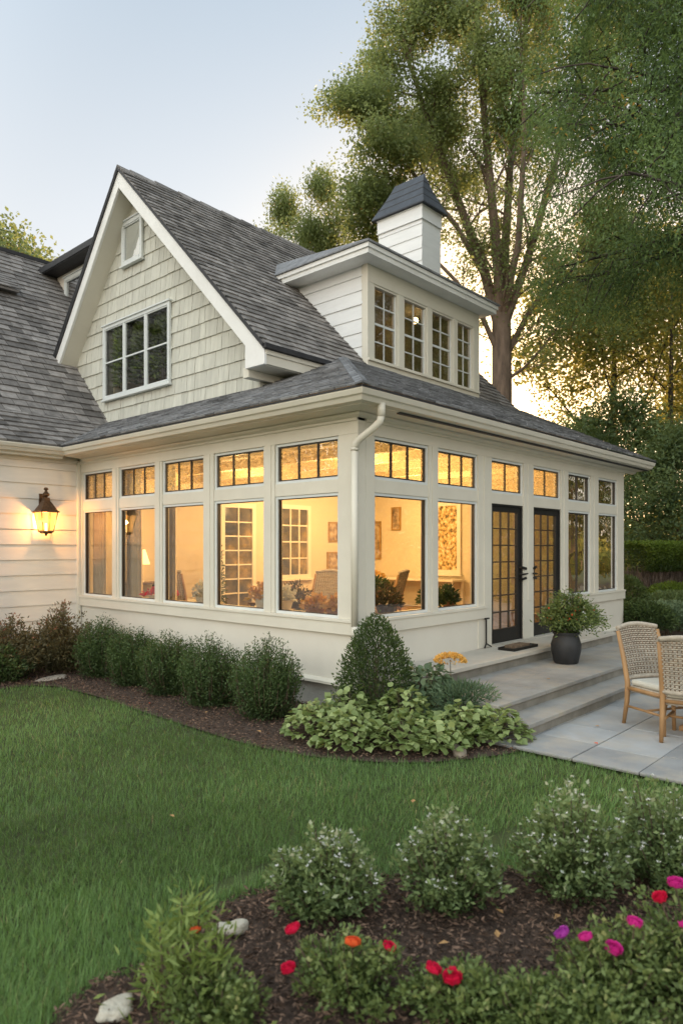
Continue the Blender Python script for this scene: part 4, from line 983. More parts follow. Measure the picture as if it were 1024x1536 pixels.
YG = 'clipped dark yews under the long sunroom windows'
yl = ['dark green yew nearest the cone-shaped boxwood, rightmost of the row under the windows', 'dark green feathery yew, second from the cone-shaped boxwood', 'dark green feathery yew in the middle of the row under the windows', 'dark green yew under the second far sunroom window', 'dark green yew merging with the bronzed shrubs at the far end of the row']
for (x, y, rx, h, lab) in [(-.80, .72, .42, .86, yl[0]), (-.80, 1.72, .42, .80, yl[1]), (-.78, 2.68, .42, .78, yl[2]), (-.78, 3.56, .37, .78, yl[3]), (-.74, 4.50, .42, .84, yl[4])]:
    upright_shrub(lab, (x, y, GZ), rx, rx, h, 300, 'yew', group=YG, per=64, L=.036, W=.012)
for (lab, loc, r, h, nt_, mm, nm) in (('olive bronzed leafy shrub left of the yew row below the lantern', (-1.0, 5.35, GZ), .58, .92, 190, 'nandina', 'bronze_shrub'), ('olive green leafy shrub below the lantern wall, leftmost whole one', (-1.75, 5.5, GZ), .60, .86, 200, 'nandina', 'bronze_shrub'),
    ('reddish leaved shrub cut by the left picture edge at the siding', (-2.2, 6.0, GZ), .45, 1.15, 110, 'nandina', 'red_shrub'), ('low dark green shrub in front of the bronzed shrubs at far left', (-1.95, 5.15, GZ), .36, .46, 90, 'box', 'low_shrub')):
    sprig_shrub(lab, loc, r, h, nt_, mm, nm, None, L=.055, W=.022, per=46, spread=.08)
round_shrub('tall cone-shaped boxwood standing at the sunroom corner', (-.13, -.38, GZ), .43, .43, 1.18, 10000, 'box', 'cone_boxwood', L=.036, W=.019, shape=1.4, lump=.17)
# lime leaved perennials
def hosta(label, loc, r, h, n, m_='hosta', L=.078, W=.070, group='lime leaved perennials by the steps', name='lime_perennial'):
    t = thing(name, label, 'plant', loc, random.random()*6, group); segs = []
    n = int(n*2.5); a = rng.uniform(0, 2*PI, n); q = np.sqrt(rng.random(n)); z = h*(1-.75*q**2)*rng.uniform(.55, 1.08, n)
    P = np.column_stack([r*q*np.cos(a), r*q*np.sin(a), z])
    A = np.column_stack([np.cos(a)*(q+.3), np.sin(a)*(q+.3), rng.normal(-.05, .35, n)])+rng.normal(size=(n, 3))*.3
    for k in range(0, n, 6): segs.append(([(0, 0, 0), (P[k, 0]*.5, P[k, 1]*.5, P[k, 2]*.7), tuple(P[k])], [.004, .004, .003]))
    tubes_mesh('stem', segs, 'twig', t, 4)
    # broad lobed leaf: 7-gon blades
    A = unit(A); nr = unit(np.column_stack([rng.normal(0, .35, n), rng.normal(0, .35, n), np.ones(n)])); side = unit(np.cross(A, nr)); up_ = np.cross(side, A)
    s = rng.uniform(.55, 1.2, n)[:, None]*L; ws = W/L
    def pt(f, g, u): return P+A*s*f+side*s*ws*g+up_*s*u
    v = np.stack([pt(0, 0, 0), pt(.12, .42, .06), pt(.48, .55, .03), pt(.72, .30, .0), pt(1.0, 0, -.14), pt(.72, -.30, .0), pt(.48, -.55, .03), pt(.12, -.42, .06), pt(.5, 0, -.03)], 1).reshape(-1, 3)
    npmesh('foliage', v, 9, m_, t, np.clip(rng.normal(.5, .22, n)+.25*(z/h-.6), 0, 1), [(0, 1, 2, 8), (8, 2, 3, 4), (8, 4, 5, 6), (0, 8, 6, 7)])
    return t
hl = ['lime green leafy perennial nearest the yew row', 'lime green leafy perennial at the lawn edge below the cone boxwood', 'lime green leafy perennial in the middle of the lawn-edge clump', 'lime green leafy perennial in front of the stone steps', 'lime green leafy perennial touching the lower step, rightmost', 'lime green perennial behind the lawn-edge row next to the cone boxwood', 'lime perennial between the cone boxwood and the blue-green plant', 'pale lime perennial beside the brown stone']
for (x, y, r, h, n, lab) in [(-.98, -.30, .36, .36, 150, hl[0]), (-1.02, -.78, .36, .34, 160, hl[1]), (-.72, -1.22, .36, .36, 160, hl[2]), (-.12, -1.50, .34, .36, 150, hl[3]), (.12, -1.78, .30, .32, 120, hl[4]), (-.62, -.42, .34, .46, 140, hl[5]), (-.35, -.92, .36, .50, 160, hl[6]), (-.52, -1.52, .28, .27, 110, hl[7])]:
    hosta(lab, (x, y, GZ), r, h, n)
hosta('blue-green fine leaved perennial between the boxwood and the sill', (.22, -.80, GZ), .45, .66, 300, 'bluegreen', .10, .06, None, 'blue_perennial')
round_shrub('airy blue-green feathery plant at the left end of the landing', (.28, -1.25, GZ), .38, .34, .52, 1500, 'bluegreen', 'feathery_perennial', L=.08, W=.014)
t = thing('yellow_flower', 'golden flower head rising above the blue-green perennial', 'flower', (.42, -1.0, GZ))
tubes_mesh('stem', [([(0, 0, 0), (.02, 0, .4), (0, 0, .70)], [.006, .005, .004])], 'twig', t)
n = 220; d = unit(rng.normal(size=(n, 3))); d[:, 2] = np.abs(d[:, 2]); leaves('bloom', d*np.array([.15, .15, .07])+np.array([0, 0, .68]), d, .045, .04, 'petalyellow', t)

# front bed
WG = 'white-flecked abelia shrubs along the front bed'
for (x, y, rx, h, n, lab) in [(-3.47, -2.76, .27, .37, 4200, 'white-flecked shrub left of the other three, above the single red bloom'), (-2.96, -3.22, .27, .42, 4600, 'white-flecked shrub in the middle of the front bed'), (-2.38, -3.66, .30, .50, 5000, 'white-flecked shrub below the patio corner, second from the right edge'), (-1.92, -4.03, .34, .52, 5000, 'white-flecked shrub cut by the right picture edge')]:
    sprig_shrub(lab, (x, y, GZ), rx*1.12, h*1.06, 120, 'abelia', 'abelia_shrub', WG, L=.034, W=.018, per=44, spread=.05, blossom=('petalwhite', 120))
def rosebloom(parent, p, r, m_):
    """a cupped double bloom: rings of curved petals"""
    vs = []; vals = []
    for ring_, (k, rr, zz, tilt) in enumerate([(3, .18, .42, .12), (4, .35, .36, .30), (5, .55, .30, .48), (6, .8, .22, .70), (7, 1.0, .05, .95)]):
        for j in range(k):
            a = 2*PI*(j+.5*(ring_ % 2)+random.uniform(-.12, .12))/k; c, s = math.cos(a), math.sin(a)
            out = np.array([c, s, 0]); tan = np.array([-s, c, 0]); upv = np.array([0, 0, 1])
            b = out*.12*r; wd = r*.55
            mid = b+(out*math.sin(tilt)*.85+upv*math.cos(tilt)*.60)*r*(.8+.3*rr); tip = mid+(out*math.sin(tilt-.75)*.42+upv*math.cos(tilt-.75)*.55)*r*random.uniform(.85, 1.1)
            vs += [b-tan*wd*.3, b+tan*wd*.3, mid+tan*wd+out*-.08*r, tip+tan*wd*.55, tip-tan*wd*.55, mid-tan*wd+out*-.08*r]; vals.append(min(1, max(0, .15+.17*ring_+random.uniform(-.15, .2))))
    o = npmesh('bloom', np.array(vs), 6, m_, parent, np.array(vals), [(0, 1, 2, 5), (5, 2, 3, 4)])
    o.location = p; o.rotation_euler = (random.uniform(-.5, .5), random.uniform(-.5, .5), random.uniform(0, 6)); return o
def rose(label, loc, rx, ry, h, n, blooms, leafm='rosel', L=.026, W=.015):
    t = sprig_shrub(label, loc, rx*1.2, h*1.12, int(n/30), leafm, 'rose_bush', 'low roses in the front bed', L=L*1.05, W=W*1.05, per=34, spread=.045)
    for bx, by, bz, r, m_ in blooms:
        p = V((bx-loc[0], by-loc[1], bz-loc[2])); rosebloom(t, p, r, m_)
        mb = MB(); mb.tube([(p.x*.6, p.y*.6, max(.05, p.z-.22)), p-V((0, 0, .008))], .0035, 5); mb.build('bloom_stem', 'twig', t)
    return t
# tall lance-leaved plant at the left with one orange bloom
t = upright_shrub('tall bright lance-leaved plant with one orange bloom beside the white stones', (-4.42, -2.85, GZ), .18, .18, .46, 34, 'tallleaf', 'lance_leaf_plant', 'plant', L=.062, W=.013, per=30)
rosebloom(t, (.03, -.03, .29), .026, 'petalorange')
rose('grey-green low filler plant in front of the lance-leaved plant', (-4.42, -3.08, GZ), .16, .16, .18, 1500, [])
rose('low rose bush with red and coral blooms in the foreground middle', (-3.92, -3.36, GZ), .24, .22, .21, 2600,
     [(-4.08, -3.17, .225, .036, 'petalred'), (-4.15, -3.21, .10, .034, 'petalred'), (-3.95, -3.39, .195, .036, 'petalorange'), (-3.82, -3.48, .16, .03, 'petalred')])
rose('low rose bush with two crimson blooms at the bottom edge', (-3.70, -3.80, GZ), .22, .20, .16, 2400,
     [(-3.76, -3.67, .11, .036, 'petalred'), (-3.74, -3.76, .10, .042, 'petalred')])
rose('rose bush with purple and pink blooms in the foreground right', (-3.13, -4.23, GZ), .26, .24, .27, 3200,
     [(-3.34, -4.06, .235, .034, 'petalpurple'), (-3.27, -4.13, .215, .032, 'petalmag'), (-3.22, -4.22, .18, .038, 'petalmag'), (-3.14, -4.28, .28, .034, 'petalmag')])
rose('rose bush with magenta blooms at the right picture edge', (-2.83, -4.48, GZ), .30, .28, .40, 4200,
     [(-3.04, -4.36, .38, .032, 'petalred'), (-2.98, -4.40, .43, .036, 'petalmag'), (-3.05, -4.47, .30, .034, 'petalmag')])
rose('flowerless rose bush filling the bottom right corner', (-3.42, -4.24, GZ), .24, .22, .17, 3400, [])
rose('flowerless rose bush behind the bottom right corner bush', (-3.1, -4.72, GZ), .30, .30, .34, 3600, [])
rose('flowerless low rose bush at the bottom edge right of the crimson blooms', (-3.58, -4.02, GZ), .18, .18, .15, 2200, [])
def stone(name, label, loc, rx, ry, rz_, h, m_):
    t = bpy.data.meshes.new(name); import bmesh
    bm = bmesh.new(); bmesh.ops.create_icosphere(bm, subdivisions=3, radius=1)
    for v in bm.verts:
        k = 1+.12*math.sin(v.co.x*3.1+loc[0]*5)+.10*math.sin(v.co.y*4.3+1)+.06*math.sin(v.co.z*7+v.co.x*5)
        v.co = V((v.co.x*rx*k, v.co.y*ry*k, max(-.3, min(.62, v.co.z))*h*k))
    bm.to_mesh(t); bm.free(); t.materials.append(M[m_]); t.polygons.foreach_set('use_smooth', [True]*len(t.polygons))
    o = bpy.data.objects.new(name, t); COL.objects.link(o); o.location = loc; o.rotation_euler = (0, 0, rz_); return tag(o, label, 'stone')
stone('garden_stone', 'pale flat garden stone lying in mulch at the bottom left', (-4.66, -2.70, GZ+.02), .095, .065, .2, .038, 'boulder')
stone('garden_stone', 'small pale stone half hidden behind the lance-leaved plant', (-3.95, -2.57, GZ+.02), .08, .05, -.6, .05, 'boulder')
stone('flat_stone', 'round flat stepping stone at the edge of the far mulch bed', (-1.36, 4.85, GZ+.005), .24, .17, .3, .03, 'flag')
stone('brown_stone', 'brown stone among the lime perennials by the lawn', (-.52, -1.72, GZ+.01), .11, .07, .8, .08, 'flag')

for i, (x, y) in enumerate([(-1.25, -.62), (-.98, -1.18), (-1.35, .2), (-1.2, 1.3), (-1.38, 2.2), (-3.1, -3.6), (-2.75, -3.75), (-3.35, -3.45), (-4.5, -2.75), (-2.9, -3.5), (-1.9, -2.2), (-3.3, -1.1), (.55, -2.6), (1.2, -2.35), (2.0, -1.4)]):
    z = GZ+.03 if x < 0 else (.268 if y > -1.6 else -.012)
    m = MB(); a = random.uniform(0, 6); L_ = random.uniform(.025, .04)
    m.add([(-L_, 0, .002), (-.3*L_, .45*L_, .008), (L_, 0, .004), (-.3*L_, -.45*L_, .010)], [(0, 1, 2, 3)]); o = m.build('fallen_leaf', 'petalorange' if i % 4 == 0 else 'deadleaf'); o.location = (x, y, z); o.rotation_euler = (0, 0, a)
    tag(o, 'small fallen leaf lying on the ground', 'leaf', 'fallen leaves on the ground')
# potted plant on the landing
t = thing('potted_plant', 'black jar planter with a bushy flowering plant on the landing', 'potted plant', (3.35, -1.02, .26))
m = MB(); m.lathe([(0, 0), (.15, 0), (.17, .02), (.205, .18), (.21, .27), (.18, .37), (.165, .40), (.19, .43), (.19, .445), (.165, .445), (.15, .41), (0, .40)], n=28); m.build('pot', 'pot', t, smooth=True)
m = MB(); m.lathe([(0, .402), (.15, .402), (.148, .418), (0, .425)]); m.build('soil', 'soil', t)
segs = []; Ps = []; As = []; vs = []
for k in range(150):
    a = random.uniform(0, 2*PI); q = random.random()**.5; top = np.array([.50*q*math.cos(a)+.05, .50*q*math.sin(a)-.05, .44+.52*(1-.75*q**2)*random.uniform(.6, 1.1)])
    b = np.array([.06*math.cos(a), .06*math.sin(a), .41]); mid = np.array([top[0]*.5, top[1]*.5, .5+(top[2]-.44)*1.05])
    if k % 3 == 0: segs.append(([b, mid, top], [.005, .004, .0025]))
    u = rng.beta(1.8, 1, 42)[:, None]; c = (1-u)**2*b+2*u*(1-u)*mid+u*u*top
    Ps.append(c+rng.normal(size=(42, 3))*.045); As.append(np.array([math.cos(a), math.sin(a), .3])+rng.normal(size=(42, 3))*.7); vs.append(np.clip(.1+.6*u[:, 0]+rng.normal(0, .17, 42), 0, 1))
P = np.vstack(Ps); n = len(P); d = np.vstack(As)
leaves('foliage', P, d, .052*rng.uniform(.6, 1.4, n), .022, 'rosel', t, np.concatenate(vs))
i = rng.choice(np.where(P[:, 2] > .62)[0], 60); leaves('blossom', P[i]+unit(d[i])*.02, rng.normal(size=(60, 3)), .034, .030, 'petalorange', t, rng.random(60)*.5)
i = rng.choice(np.where(P[:, 2] > .62)[0], 110); leaves('blossom', P[i]+unit(d[i])*.02, rng.normal(size=(110, 3)), .030, .026, 'petalwhite', t)
tubes_mesh('stem', segs, 'twig', t)

# ------------------------------------------------------------------ chairs and table
def chair(label, loc, rz):
    """local: seat faces +Y, origin on the floor at the middle of the back legs"""
    t = thing('patio_chair', label, 'chair', loc, rz, 'wicker and teak chairs on the patio')
    hw = .27
    for s in (-1, 1):
        m = MB(); m.tube([(s*hw, -.02, 0), (s*hw, .03, .25), (s*hw, .04, .45), (s*hw, -.02, .70), (s*hw, -.11, 1.0)], [.020, .026, .028, .025, .020], 8); m.build('leg', 'wood', t, smooth=True)
        m = MB(); m.tube([(s*hw*.98, .56, 0), (s*hw, .55, .42)], [.019, .025], 8); m.build('leg', 'wood', t, smooth=True)
        m = MB(); m.tube([(s*hw, .02, .20), (s*hw, .55, .20)], .014, 8); m.tube([(s*hw, .04, .40), (s*hw, .55, .40)], .022, 8); m.build('stretcher', 'wood', t, smooth=True)
    m = MB(); m.tube([(-hw, .30, .20), (hw, .30, .20)], .013, 8); m.tube([(-hw, .55, .40), (hw, .55, .40)], .02, 8); m.tube([(-hw, .045, .40), (hw, .045, .40)], .02, 8); m.build('stretcher', 'wood', t, smooth=True)
    # woven seat basket and cushion
    m = MB(); m.box(-hw+.01, hw-.01, .05, .56, .36, .43); m.build('seat', 'wicker', t, bevel=.02)
    m = MB(); rings = []
    m.box(-hw+.02, hw-.02, .06, .57, .432, .495); m.build('cushion', 'cushion', t, bevel=.025)
    # woven back: real strands over uprights
    def bk(u, z):  # surface of the back at height z
        y = .04-.06*max(0, (z-.45)/.25) if z < .70 else -.02-.09*(z-.70)/.30
        return V((u, y-.045*math.cos(u/hw*PI/2), z))
    ztop = lambda u: 1.03+.035*math.cos(u/hw*PI/2)
    m = MB()
    for k in range(26):
        z = .50+k*.0215
        if z > 1.02: break
        pts = []
        for j in range(27):
            u = -hw+2*hw*j/26; p = bk(u, z+.02*math.cos(u/hw*PI/2)*((z-.5)/.55)); p.y += .008*(1 if (j+k) % 2 else -1)*1.0; pts.append(p)
        m.tube(pts, .0095, 5, True, random.random())
    m.build('backrest', 'wicker', t, smooth=True)
    m = MB()
    for j in range(1, 13):
        u = -hw+2*hw*j/13; m.tube([bk(u, .48), bk(u, .7), bk(u, .88), bk(u, 1.04)], .008, 5)
    m.build('back_upright', 'wickerdark', t, smooth=True)
    m = MB(); pts = [bk(-hw+2*hw*j/16, ztop(-hw+2*hw*j/16)) for j in range(17)]; m.tube(pts, [.026]*17, 8)
    m.build('top_rail', 'wicker', t, smooth=True)
    m = MB(); m.tube([bk(-hw+2*hw*j/16, .50) for j in range(17)], .024, 8); m.build('lower_rail', 'wicker', t, smooth=True)
    return t
c1 = chair('wicker and teak chair facing us beside the stone steps', (1.80, -2.64, -.02), R(151))
c2 = dup(c1, (1.09, -3.32, -.02), R(-90+6), 'wicker and teak chair seen from behind at the right picture edge')
for (x, y, rz, lab) in ((1.2, 5.5, R(-70), 'wicker chair inside the room behind the two farthest long-side windows'), (2.6, 3.0, R(100), 'wicker chair inside the room behind the long-side window next to the corner one'), (3.6, 2.2, R(20), 'wicker chair inside the room seen through the nearest long-side window')):
    ci = dup(c1, (x, y, .44), rz, lab); ci['group'] = 'wicker chairs inside the sunroom'
t = thing('patio_table', 'wooden pedestal patio table mostly hidden behind the nearer wicker chair', 'table', (1.98, -3.38, -.02))
m = MB(); m.box(-.40, .60, -.45, .45, .68, .72); m.build('tabletop', 'wood', t, bevel=.006)
for sx in (-.30, .45):
    m = MB(); m.box(sx-.05, sx+.05, -.05, .05, .06, .68); m.build('leg', 'wood', t, bevel=.005)
    m = MB(); m.prism([(sx-.045, -.34, 0), (sx-.045, -.34, .05), (sx-.045, -.06, .12), (sx-.045, .06, .12), (sx-.045, .34, .05), (sx-.045, .34, 0)], (.09, 0, 0)); m.build('foot', 'wood', t, bevel=.005)

# ------------------------------------------------------------------ trees
def branch(segs, anch, p, d, L, r, lev, maxlev, up=.12, spread=.75, nch=(3, 5), wob=.16, taper=.55, decay=.66):
    n = 5; pts = [p.copy()]; rad = [r]; cur = p.copy(); dd = d.normalized()
    for k in range(n):
        dd = (dd+V((random.gauss(0, wob), random.gauss(0, wob), random.gauss(0, wob)+up))).normalized()
        cur = cur+dd*L/n; pts.append(cur.copy()); rad.append(r*(1-(1-taper)*(k+1)/n))
    segs.append((pts, rad))
    if lev >= maxlev:
        for q in pts[2:]: anch.append((q, dd))
        return
    if lev == maxlev-1: anch.append((pts[-1], dd)); anch.append((pts[-2], dd))
    for c in range(random.randint(*nch)):
        f = random.uniform(.3, 1.0); i = min(n-1, int(f*n)); base = pts[i].lerp(pts[i+1], f*n-i)
        a = V((random.gauss(0, 1), random.gauss(0, 1), random.gauss(0, .6))); a = (a-dd*a.dot(dd)).normalized()
        branch(segs, anch, base, dd*(1-spread*.5)+a*spread, L*decay*random.uniform(.75, 1.15), r*.5*(1-.4*f), lev+1, maxlev, up, spread, nch, wob, taper, decay)
def crown(t, anch, n, sig, L, W, m_, droop=0.0, sq_=(1, 1, .75), out=.5, vb=0.0, hue=None, keep=None):
    if keep: anch = [q for q in anch if random.random() < keep(q[0])]
    a = np.array([tuple(x[0]) for x in anch]); d = np.array([tuple(x[1]) for x in anch])
    # clump shading painted into leaf values: broad light and dark, tops lighter
    cl = rng.normal(0, .13, len(a)); i = rng.integers(0, len(a), n)
    off = np.clip(rng.normal(size=(n, 3)), -1.9, 1.9)*sig*np.array(sq_)
    P = a[i]+off; P[:, 2] -= droop*np.abs(rng.normal(size=n))*sig
    A = d[i]*out+rng.normal(size=(n, 3))*.6+np.array([0, 0, -droop-.15])
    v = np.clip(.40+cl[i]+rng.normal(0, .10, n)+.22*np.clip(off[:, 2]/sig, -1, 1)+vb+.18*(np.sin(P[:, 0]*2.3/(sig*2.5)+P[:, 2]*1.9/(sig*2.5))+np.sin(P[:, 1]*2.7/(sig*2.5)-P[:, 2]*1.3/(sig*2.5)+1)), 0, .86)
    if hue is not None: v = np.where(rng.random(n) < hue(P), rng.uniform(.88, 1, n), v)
    leaves('crown', P, A, L*rng.uniform(.6, 1.35, n), W*rng.uniform(.75, 1.25, n), m_, t, v)
def trunkmesh(t, segs, m_, minr=.006):
    mb = MB()
    for pts, rad in segs:
        if rad[0] < minr: continue
        mb.tube(pts, rad, 10 if rad[0] > .12 else (6 if rad[0] > .03 else 4), False)
    mb.build('trunk', m_, t, smooth=True)
def scr(r_, z, dep=0.0):   # offsets across / up / away, for limbs laid out as they stand seen from the garden
    p = RT*r_+FW*dep; return V((p[0], p[1], z))
# --- the tall maple behind the roof
random.seed(21)
t = thing('maple_tree', 'tall spreading tree with a bare lower trunk behind the chimney', 'tree', (17.0, 7.7, GZ))
segs = []; anch = []
segs.append(([V((0, 0, -.2)), V((0, 0, .4)), scr(0, 4), scr(.02, 8), scr(0, 10.6)], [.52, .42, .38, .36, .34]))
limbs = [([(0, 9.9, 0), (-.75, 12.3, .2), (-1.9, 14.9, .3), (-3.2, 17.4, 0), (-4.3, 19.6, -.4)], .22),
         ([(0, 10.4, 0), (-.35, 13.0, -.4), (-.9, 16.2, -.9), (-1.3, 19.5, -1.2), (-1.6, 22.5, -1.4)], .21),
         ([(.05, 10.5, 0), (.25, 13.2, .4), (.6, 16.5, .9), (1.2, 20, 1.2), (1.4, 23, 1.3)], .20),
         ([(.05, 10.0, 0), (.9, 12.4, -.6), (1.7, 15.2, -1.2), (2.6, 18.4, -1.5), (3.2, 21, -1.7)], .17),
         ([(.1, 8.9, 0), (1.1, 10.6, .3), (2.3, 12.2, .6), (3.6, 13.2, .8)], .13),
         ([(-.05, 9.0, 0), (-.9, 10.3, -.3), (-2.2, 11.6, -.6), (-3.8, 12.8, -.8), (-5.0, 13.6, -.9)], .11),
         ([(0, 10.2, 0), (-.5, 12.8, 1.2), (-1.2, 15.5, 2.4), (-2.0, 18.5, 3.4)], .16),
         ([(0, 10.3, 0), (.3, 12.6, -1.4), (.2, 15.6, -2.6), (-.2, 18.6, -3.4)], .15),
         ([(-.55, 11.7, 0), (-2.2, 13.6, -.6), (-4.2, 15.3, -1.0), (-5.9, 16.4, -1.2)], .12),
         ([(.1, 8.1, 0), (.9, 8.6, -.2), (1.7, 9.4, -.3), (2.4, 10.3, -.4)], .07)]
for pts, r in limbs:
    P = [scr(q[0]*(.80 if q[0] < 0 else .9), *q[1:]) for q in pts]; k = len(P); segs.append((P, [r*(1-.72*i/(k-1)) for i in range(k)]))
    for i in range(1, k):
        for j in range(4 if i > 1 else 2):
            f = random.random(); b = P[i-1].lerp(P[i], f); dd = (P[i]-P[i-1]).normalized()
            a = V((random.gauss(0, 1), random.gauss(0, 1), random.gauss(0, .5))); a = (a-dd*a.dot(dd)).normalized()
            branch(segs, anch, b, dd*.6+a*.7, random.uniform(1.2, 1.9), r*.30*(1-.5*i/k), 1, 2, .08, .8, (3, 4))
    for j in range(3): branch(segs, anch, P[-1], (P[-1]-P[-2])+V((random.gauss(0, .5), random.gauss(0, .5), 0)), 1.7, r*.28, 1, 2, .1, .8, (3, 5))
trunkmesh(t, segs, 'bark', .005)
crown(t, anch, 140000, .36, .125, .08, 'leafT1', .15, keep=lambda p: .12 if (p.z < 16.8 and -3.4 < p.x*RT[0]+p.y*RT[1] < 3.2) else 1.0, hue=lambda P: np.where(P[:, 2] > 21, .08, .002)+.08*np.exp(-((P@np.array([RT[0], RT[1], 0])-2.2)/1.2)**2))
# --- the dark fine-leaved tree overhanging from the right
random.seed(5)
b2 = CAM+13.5*(FW+.640*RT); b2[2] = GZ
t = thing('dark_tree', 'dark dense tree overhanging from the right edge with drooping sprays', 'tree', tuple(b2))
segs = []; anch = []
segs.append(([V((0, 0, -.2)), scr(0, 3), scr(-.15, 8), scr(-.2, 13), scr(-.2, 17)], [.40, .32, .26, .16, .05]))
hl_ = []
for k in range(38):
    z = 7.3+9.8*(k/37)**.95; a = random.uniform(-.95, .95) if k % 4 else random.uniform(1.5, 4.8)
    Lb = (4.6 if z < 11 else 4.6-.35*(z-11))*random.uniform(.82, 1.12)
    d = scr(-math.cos(a), .22, math.sin(a))
    pts = [scr(-.15, z)]; cur = pts[0].copy(); dd = d.normalized()
    for i in range(6):
        dd = (dd+V((random.gauss(0, .08), random.gauss(0, .08), -.06))).normalized(); cur = cur+dd*Lb/6; pts.append(cur.copy())
    r = .085; segs.append((pts, [r*(1-.13*i) for i in range(7)]))
    for i in range(1, 7):
        for j in range(4):
            b = pts[i-1].lerp(pts[i], random.random()); ax = V((random.gauss(0, 1), random.gauss(0, 1), random.gauss(-.1, .3)))
            ax = (ax-dd*ax.dot(dd)).normalized()
            branch(segs, anch, b, dd*.55+ax*.75, random.uniform(.8, 1.4), .018, 1, 2, -.05, .7, (2, 3), .12)
trunkmesh(t, segs, 'barkdark', .012)
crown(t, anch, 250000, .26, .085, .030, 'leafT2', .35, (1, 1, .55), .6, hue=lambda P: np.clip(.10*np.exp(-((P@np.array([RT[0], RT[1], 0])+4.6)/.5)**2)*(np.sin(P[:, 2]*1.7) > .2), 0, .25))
# --- generic deciduous trees
def gentree(name, label, loc, h, tr, n, leafm, barkm, seed, width=.32, sig=.5, L=.2, W=.12, first=.35, nl=11, group=None, droop=.1):
    random.seed(seed); t = thing(name, label, 'tree', loc, 0, group); segs = []; anch = []
    top = V((random.uniform(-.3, .3), random.uniform(-.3, .3), h*.93))
    tp = [V((0, 0, -.2)), V((0, 0, h*.2)), V((top.x*.4, top.y*.4, h*.5)), V((top.x*.8, top.y*.8, h*.75)), top]; segs.append((tp, [tr*1.25, tr, tr*.75, tr*.4, tr*.1]))
    for k in range(nl):
        f = first+(1-first)*(k+.4)/nl; z = f*h*.93; a = k*2.4+random.uniform(-.4, .4)
        i = max(j for j in range(4) if tp[j].z <= z); b = tp[i].lerp(tp[i+1], (z-tp[i].z)/(tp[i+1].z-tp[i].z))
        L_ = h*width*(1.15-.75*((f-first)/(1-first))**1.4)*random.uniform(.8, 1.15)
        branch(segs, anch, b, V((math.cos(a), math.sin(a), .45)), L_, tr*.38*(1.2-f), 0, 2, .06, .75, (3, 4))
    trunkmesh(t, segs, barkm, .012)
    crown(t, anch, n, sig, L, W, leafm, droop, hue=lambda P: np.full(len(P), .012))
    return t
BG = 'trees standing behind the house and patio'
g1 = gentree('backlit_tree', 'gold-lit thin tree seen through the gap right of the big trunk', (24.5, 6.5, GZ), 15, .20, 19000, 'leafback', 'barkdark', 31, .30, .5, .20, .12, group=BG)
g2 = gentree('backlit_tree', 'slim gold-lit tree at the right picture edge beyond the hedge', (21.5, 3.2, GZ), 13.5, .13, 15000, 'leafback', 'barkdark', 32, .27, .45, .17, .10, group=BG)
g3 = gentree('bushy_tree', 'bushy mid-green tree standing behind the sunroom roof end', (19.5, 4.6, GZ), 6.6, .14, 22000, 'leafever', 'barkdark', 33, .36, .42, .16, .085, .12, 13, group=BG)
g4 = gentree('roof_tree', 'grey-green tree rising over the main roof left of the chimney', (14.0, 15.2, GZ), 16.4, .24, 42000, 'leafT1', 'bark', 34, .17, .40, .15, .08, .35, 16, group=BG)
g5 = gentree('rear_tree', 'sunlit golden-green tree showing over the left roof ridge', (6.5, 27.5, GZ), 15.0, .25, 30000, 'leafT1', 'bark', 35, .32, .5, .2, .12, group=BG)
def more(src, x, y, rz, s, label): return dup(src, (x, y, GZ), rz, label, s)
g4.scale = (.68, .68, 1.06); g4.location = (14.3, 14.9, GZ)
more(g5, 1.6, 29.5, 2.1, .98, 'sunlit tree top above the far left corner of the roof')
more(g1, 30, 3.0, 1.2, 1.15, 'tall gold-lit tree far behind the hedge')
more(g2, 27, .5, 2.2, 1.1, 'slender backlit tree further right behind the hedge')
more(g3, 17.3, 1.4, 2.6, .78, 'dense evergreen tree at the right edge above the hedge')
more(g3, 20.5, -.8, 4.0, .95, 'dense evergreen tree behind the one above the hedge')
more(g3, 30, -2.5, .6, 1.3, 'large dim evergreen behind the hedge at the right edge')
# trees around the garden, beyond the picture's sides; they show as reflections in the glass
RG = 'trees of the garden mirrored in the windows'
for i, (x, y, s) in enumerate([(-14, 24, 1.15), (-19, 33, 1.3), (-8, 31, 1.2), (-24, 22, 1.2)]): more(g4, x, y, i*1.7, s, 'green garden tree mirrored in the gable windows')['group'] = RG
for i, (x, y, s) in enumerate([(17, -9.5, 1.25), (23, -8, 1.4), (14, -15, 1.3), (26, -14, 1.5), (21, -20, 1.5)]):
    o = more(g3, x, y, i*1.3, s, 'green garden tree mirrored in the patio-side windows'); o['group'] = RG
for i, (x, y, s) in enumerate([(20, -6.5, 1.1), (30, -11, 1.3)]): more(g4, x, y, i*1.3, s, 'green garden tree mirrored in the dormer windows')['group'] = RG
# far woods: one mass along the horizon
n = 26000; th = rng.uniform(R(-62), R(70), n); rad = rng.uniform(55, 75, n); hh = rng.beta(1.2, 1.6, n)*(4.5+1.5*np.sin(th*9)+1*np.sin(th*23+1))
P = np.column_stack([CAM[0]+rad*(FW[0]*np.cos(th)-RT[0]*np.sin(th)), CAM[1]+rad*(FW[1]*np.cos(th)-RT[1]*np.sin(th)), hh])
leaves('woods', P, rng.normal(size=(n, 3)), rng.uniform(.5, 1.1, n), .6, 'leafback', None, np.clip(rng.normal(.35, .2, n), 0, .86), kind='stuff')

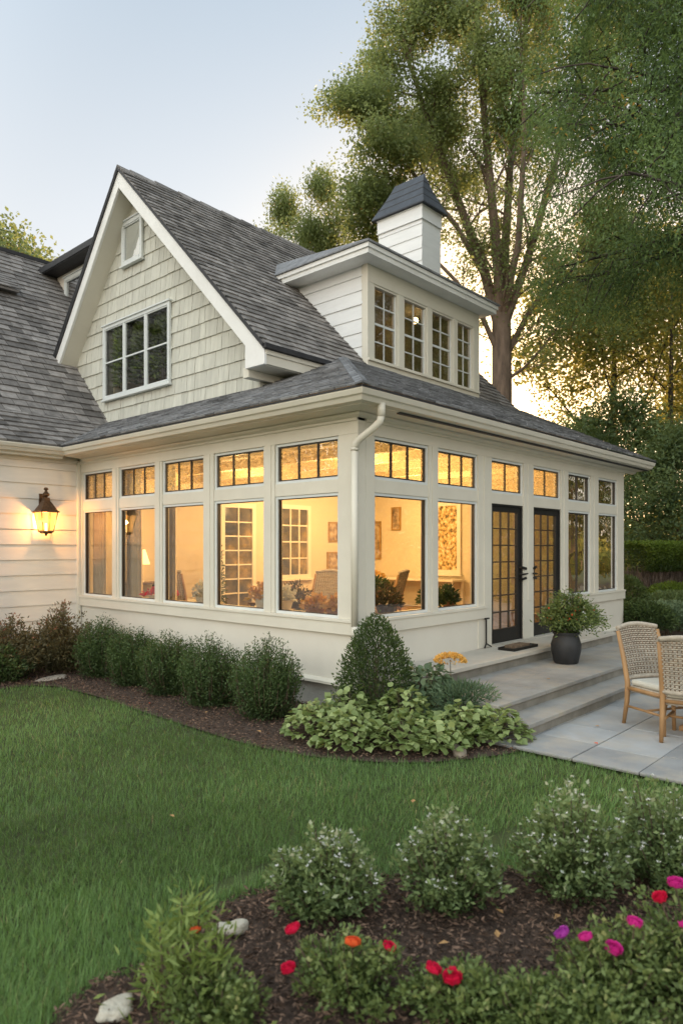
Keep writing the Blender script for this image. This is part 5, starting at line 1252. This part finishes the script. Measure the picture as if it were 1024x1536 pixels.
# hedge: clipped green top over bare stems
t = thing('hedge', 'clipped hedge with a bright green top over bare brown stems', 'hedge', (13.2, 1.5, GZ), R(-15))
n = 26000; lx, ly = 7.0, 1.1
P = np.column_stack([rng.uniform(-.3, lx, n), rng.uniform(-ly/2, ly/2, n), rng.uniform(1.30, 2.08, n)])
f = rng.random(n); P[:, 2] = np.where(f < .45, 2.06-.12*(P[:, 1]/(ly/2))**4+rng.normal(0, .03, n), P[:, 2]); P[:, 1] = np.where((f > .45) & (f < .9), -ly/2+rng.normal(0, .05, n), P[:, 1])
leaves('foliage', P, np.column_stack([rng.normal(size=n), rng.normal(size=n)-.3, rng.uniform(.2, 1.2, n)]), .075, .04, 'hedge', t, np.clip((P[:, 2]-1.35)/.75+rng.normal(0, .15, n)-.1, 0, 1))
n = 9000; P = np.column_stack([rng.uniform(-.3, lx, n), rng.uniform(-ly/2+.05, ly/2, n), rng.uniform(.0, 1.1, n)])
leaves('bare_stems', P, np.column_stack([rng.normal(0, .25, n), rng.normal(0, .25, n), np.ones(n)]), .45, .016, 'reed', t)
# planting beside the patio
PG = 'shrubs in the bed right of the sunroom'
for (x, y, rx, h, n_, mm, nm, lab) in [(8.0+.8, -.20, .60, .85, 3600, 'box', 'bed_shrub', 'dark green shrub tight against the sunroom end'), (9.6, -.45, .75, .72, 4200, 'bluegreen', 'bed_shrub', 'blue-green spreading shrub at the patio edge'), (11.2, -.2, .85, .95, 4200, 'leafever', 'bed_shrub', 'grey-green low conifer at the right edge by the patio'), (10.6, .9, .5, 1.25, 3600, 'box', 'ball_shrub', 'dark clipped ball shrub before the hedge stems'), (9.6, .5, .7, .9, 3600, 'yew', 'bed_shrub', 'deep green shrub between the sunroom end and the ball shrub'), (12.6, .3, .8, 1.1, 4200, 'hedge', 'bed_shrub', 'bright green shrub right of the ball shrub'), (13.6, -.5, .9, .8, 4200, 'bluegreen', 'bed_shrub', 'pale blue-green shrub at the right picture edge')]:
    round_shrub(lab, (x, y, GZ), rx, rx, h, n_, mm, nm, group=PG, L=.07, W=.032)
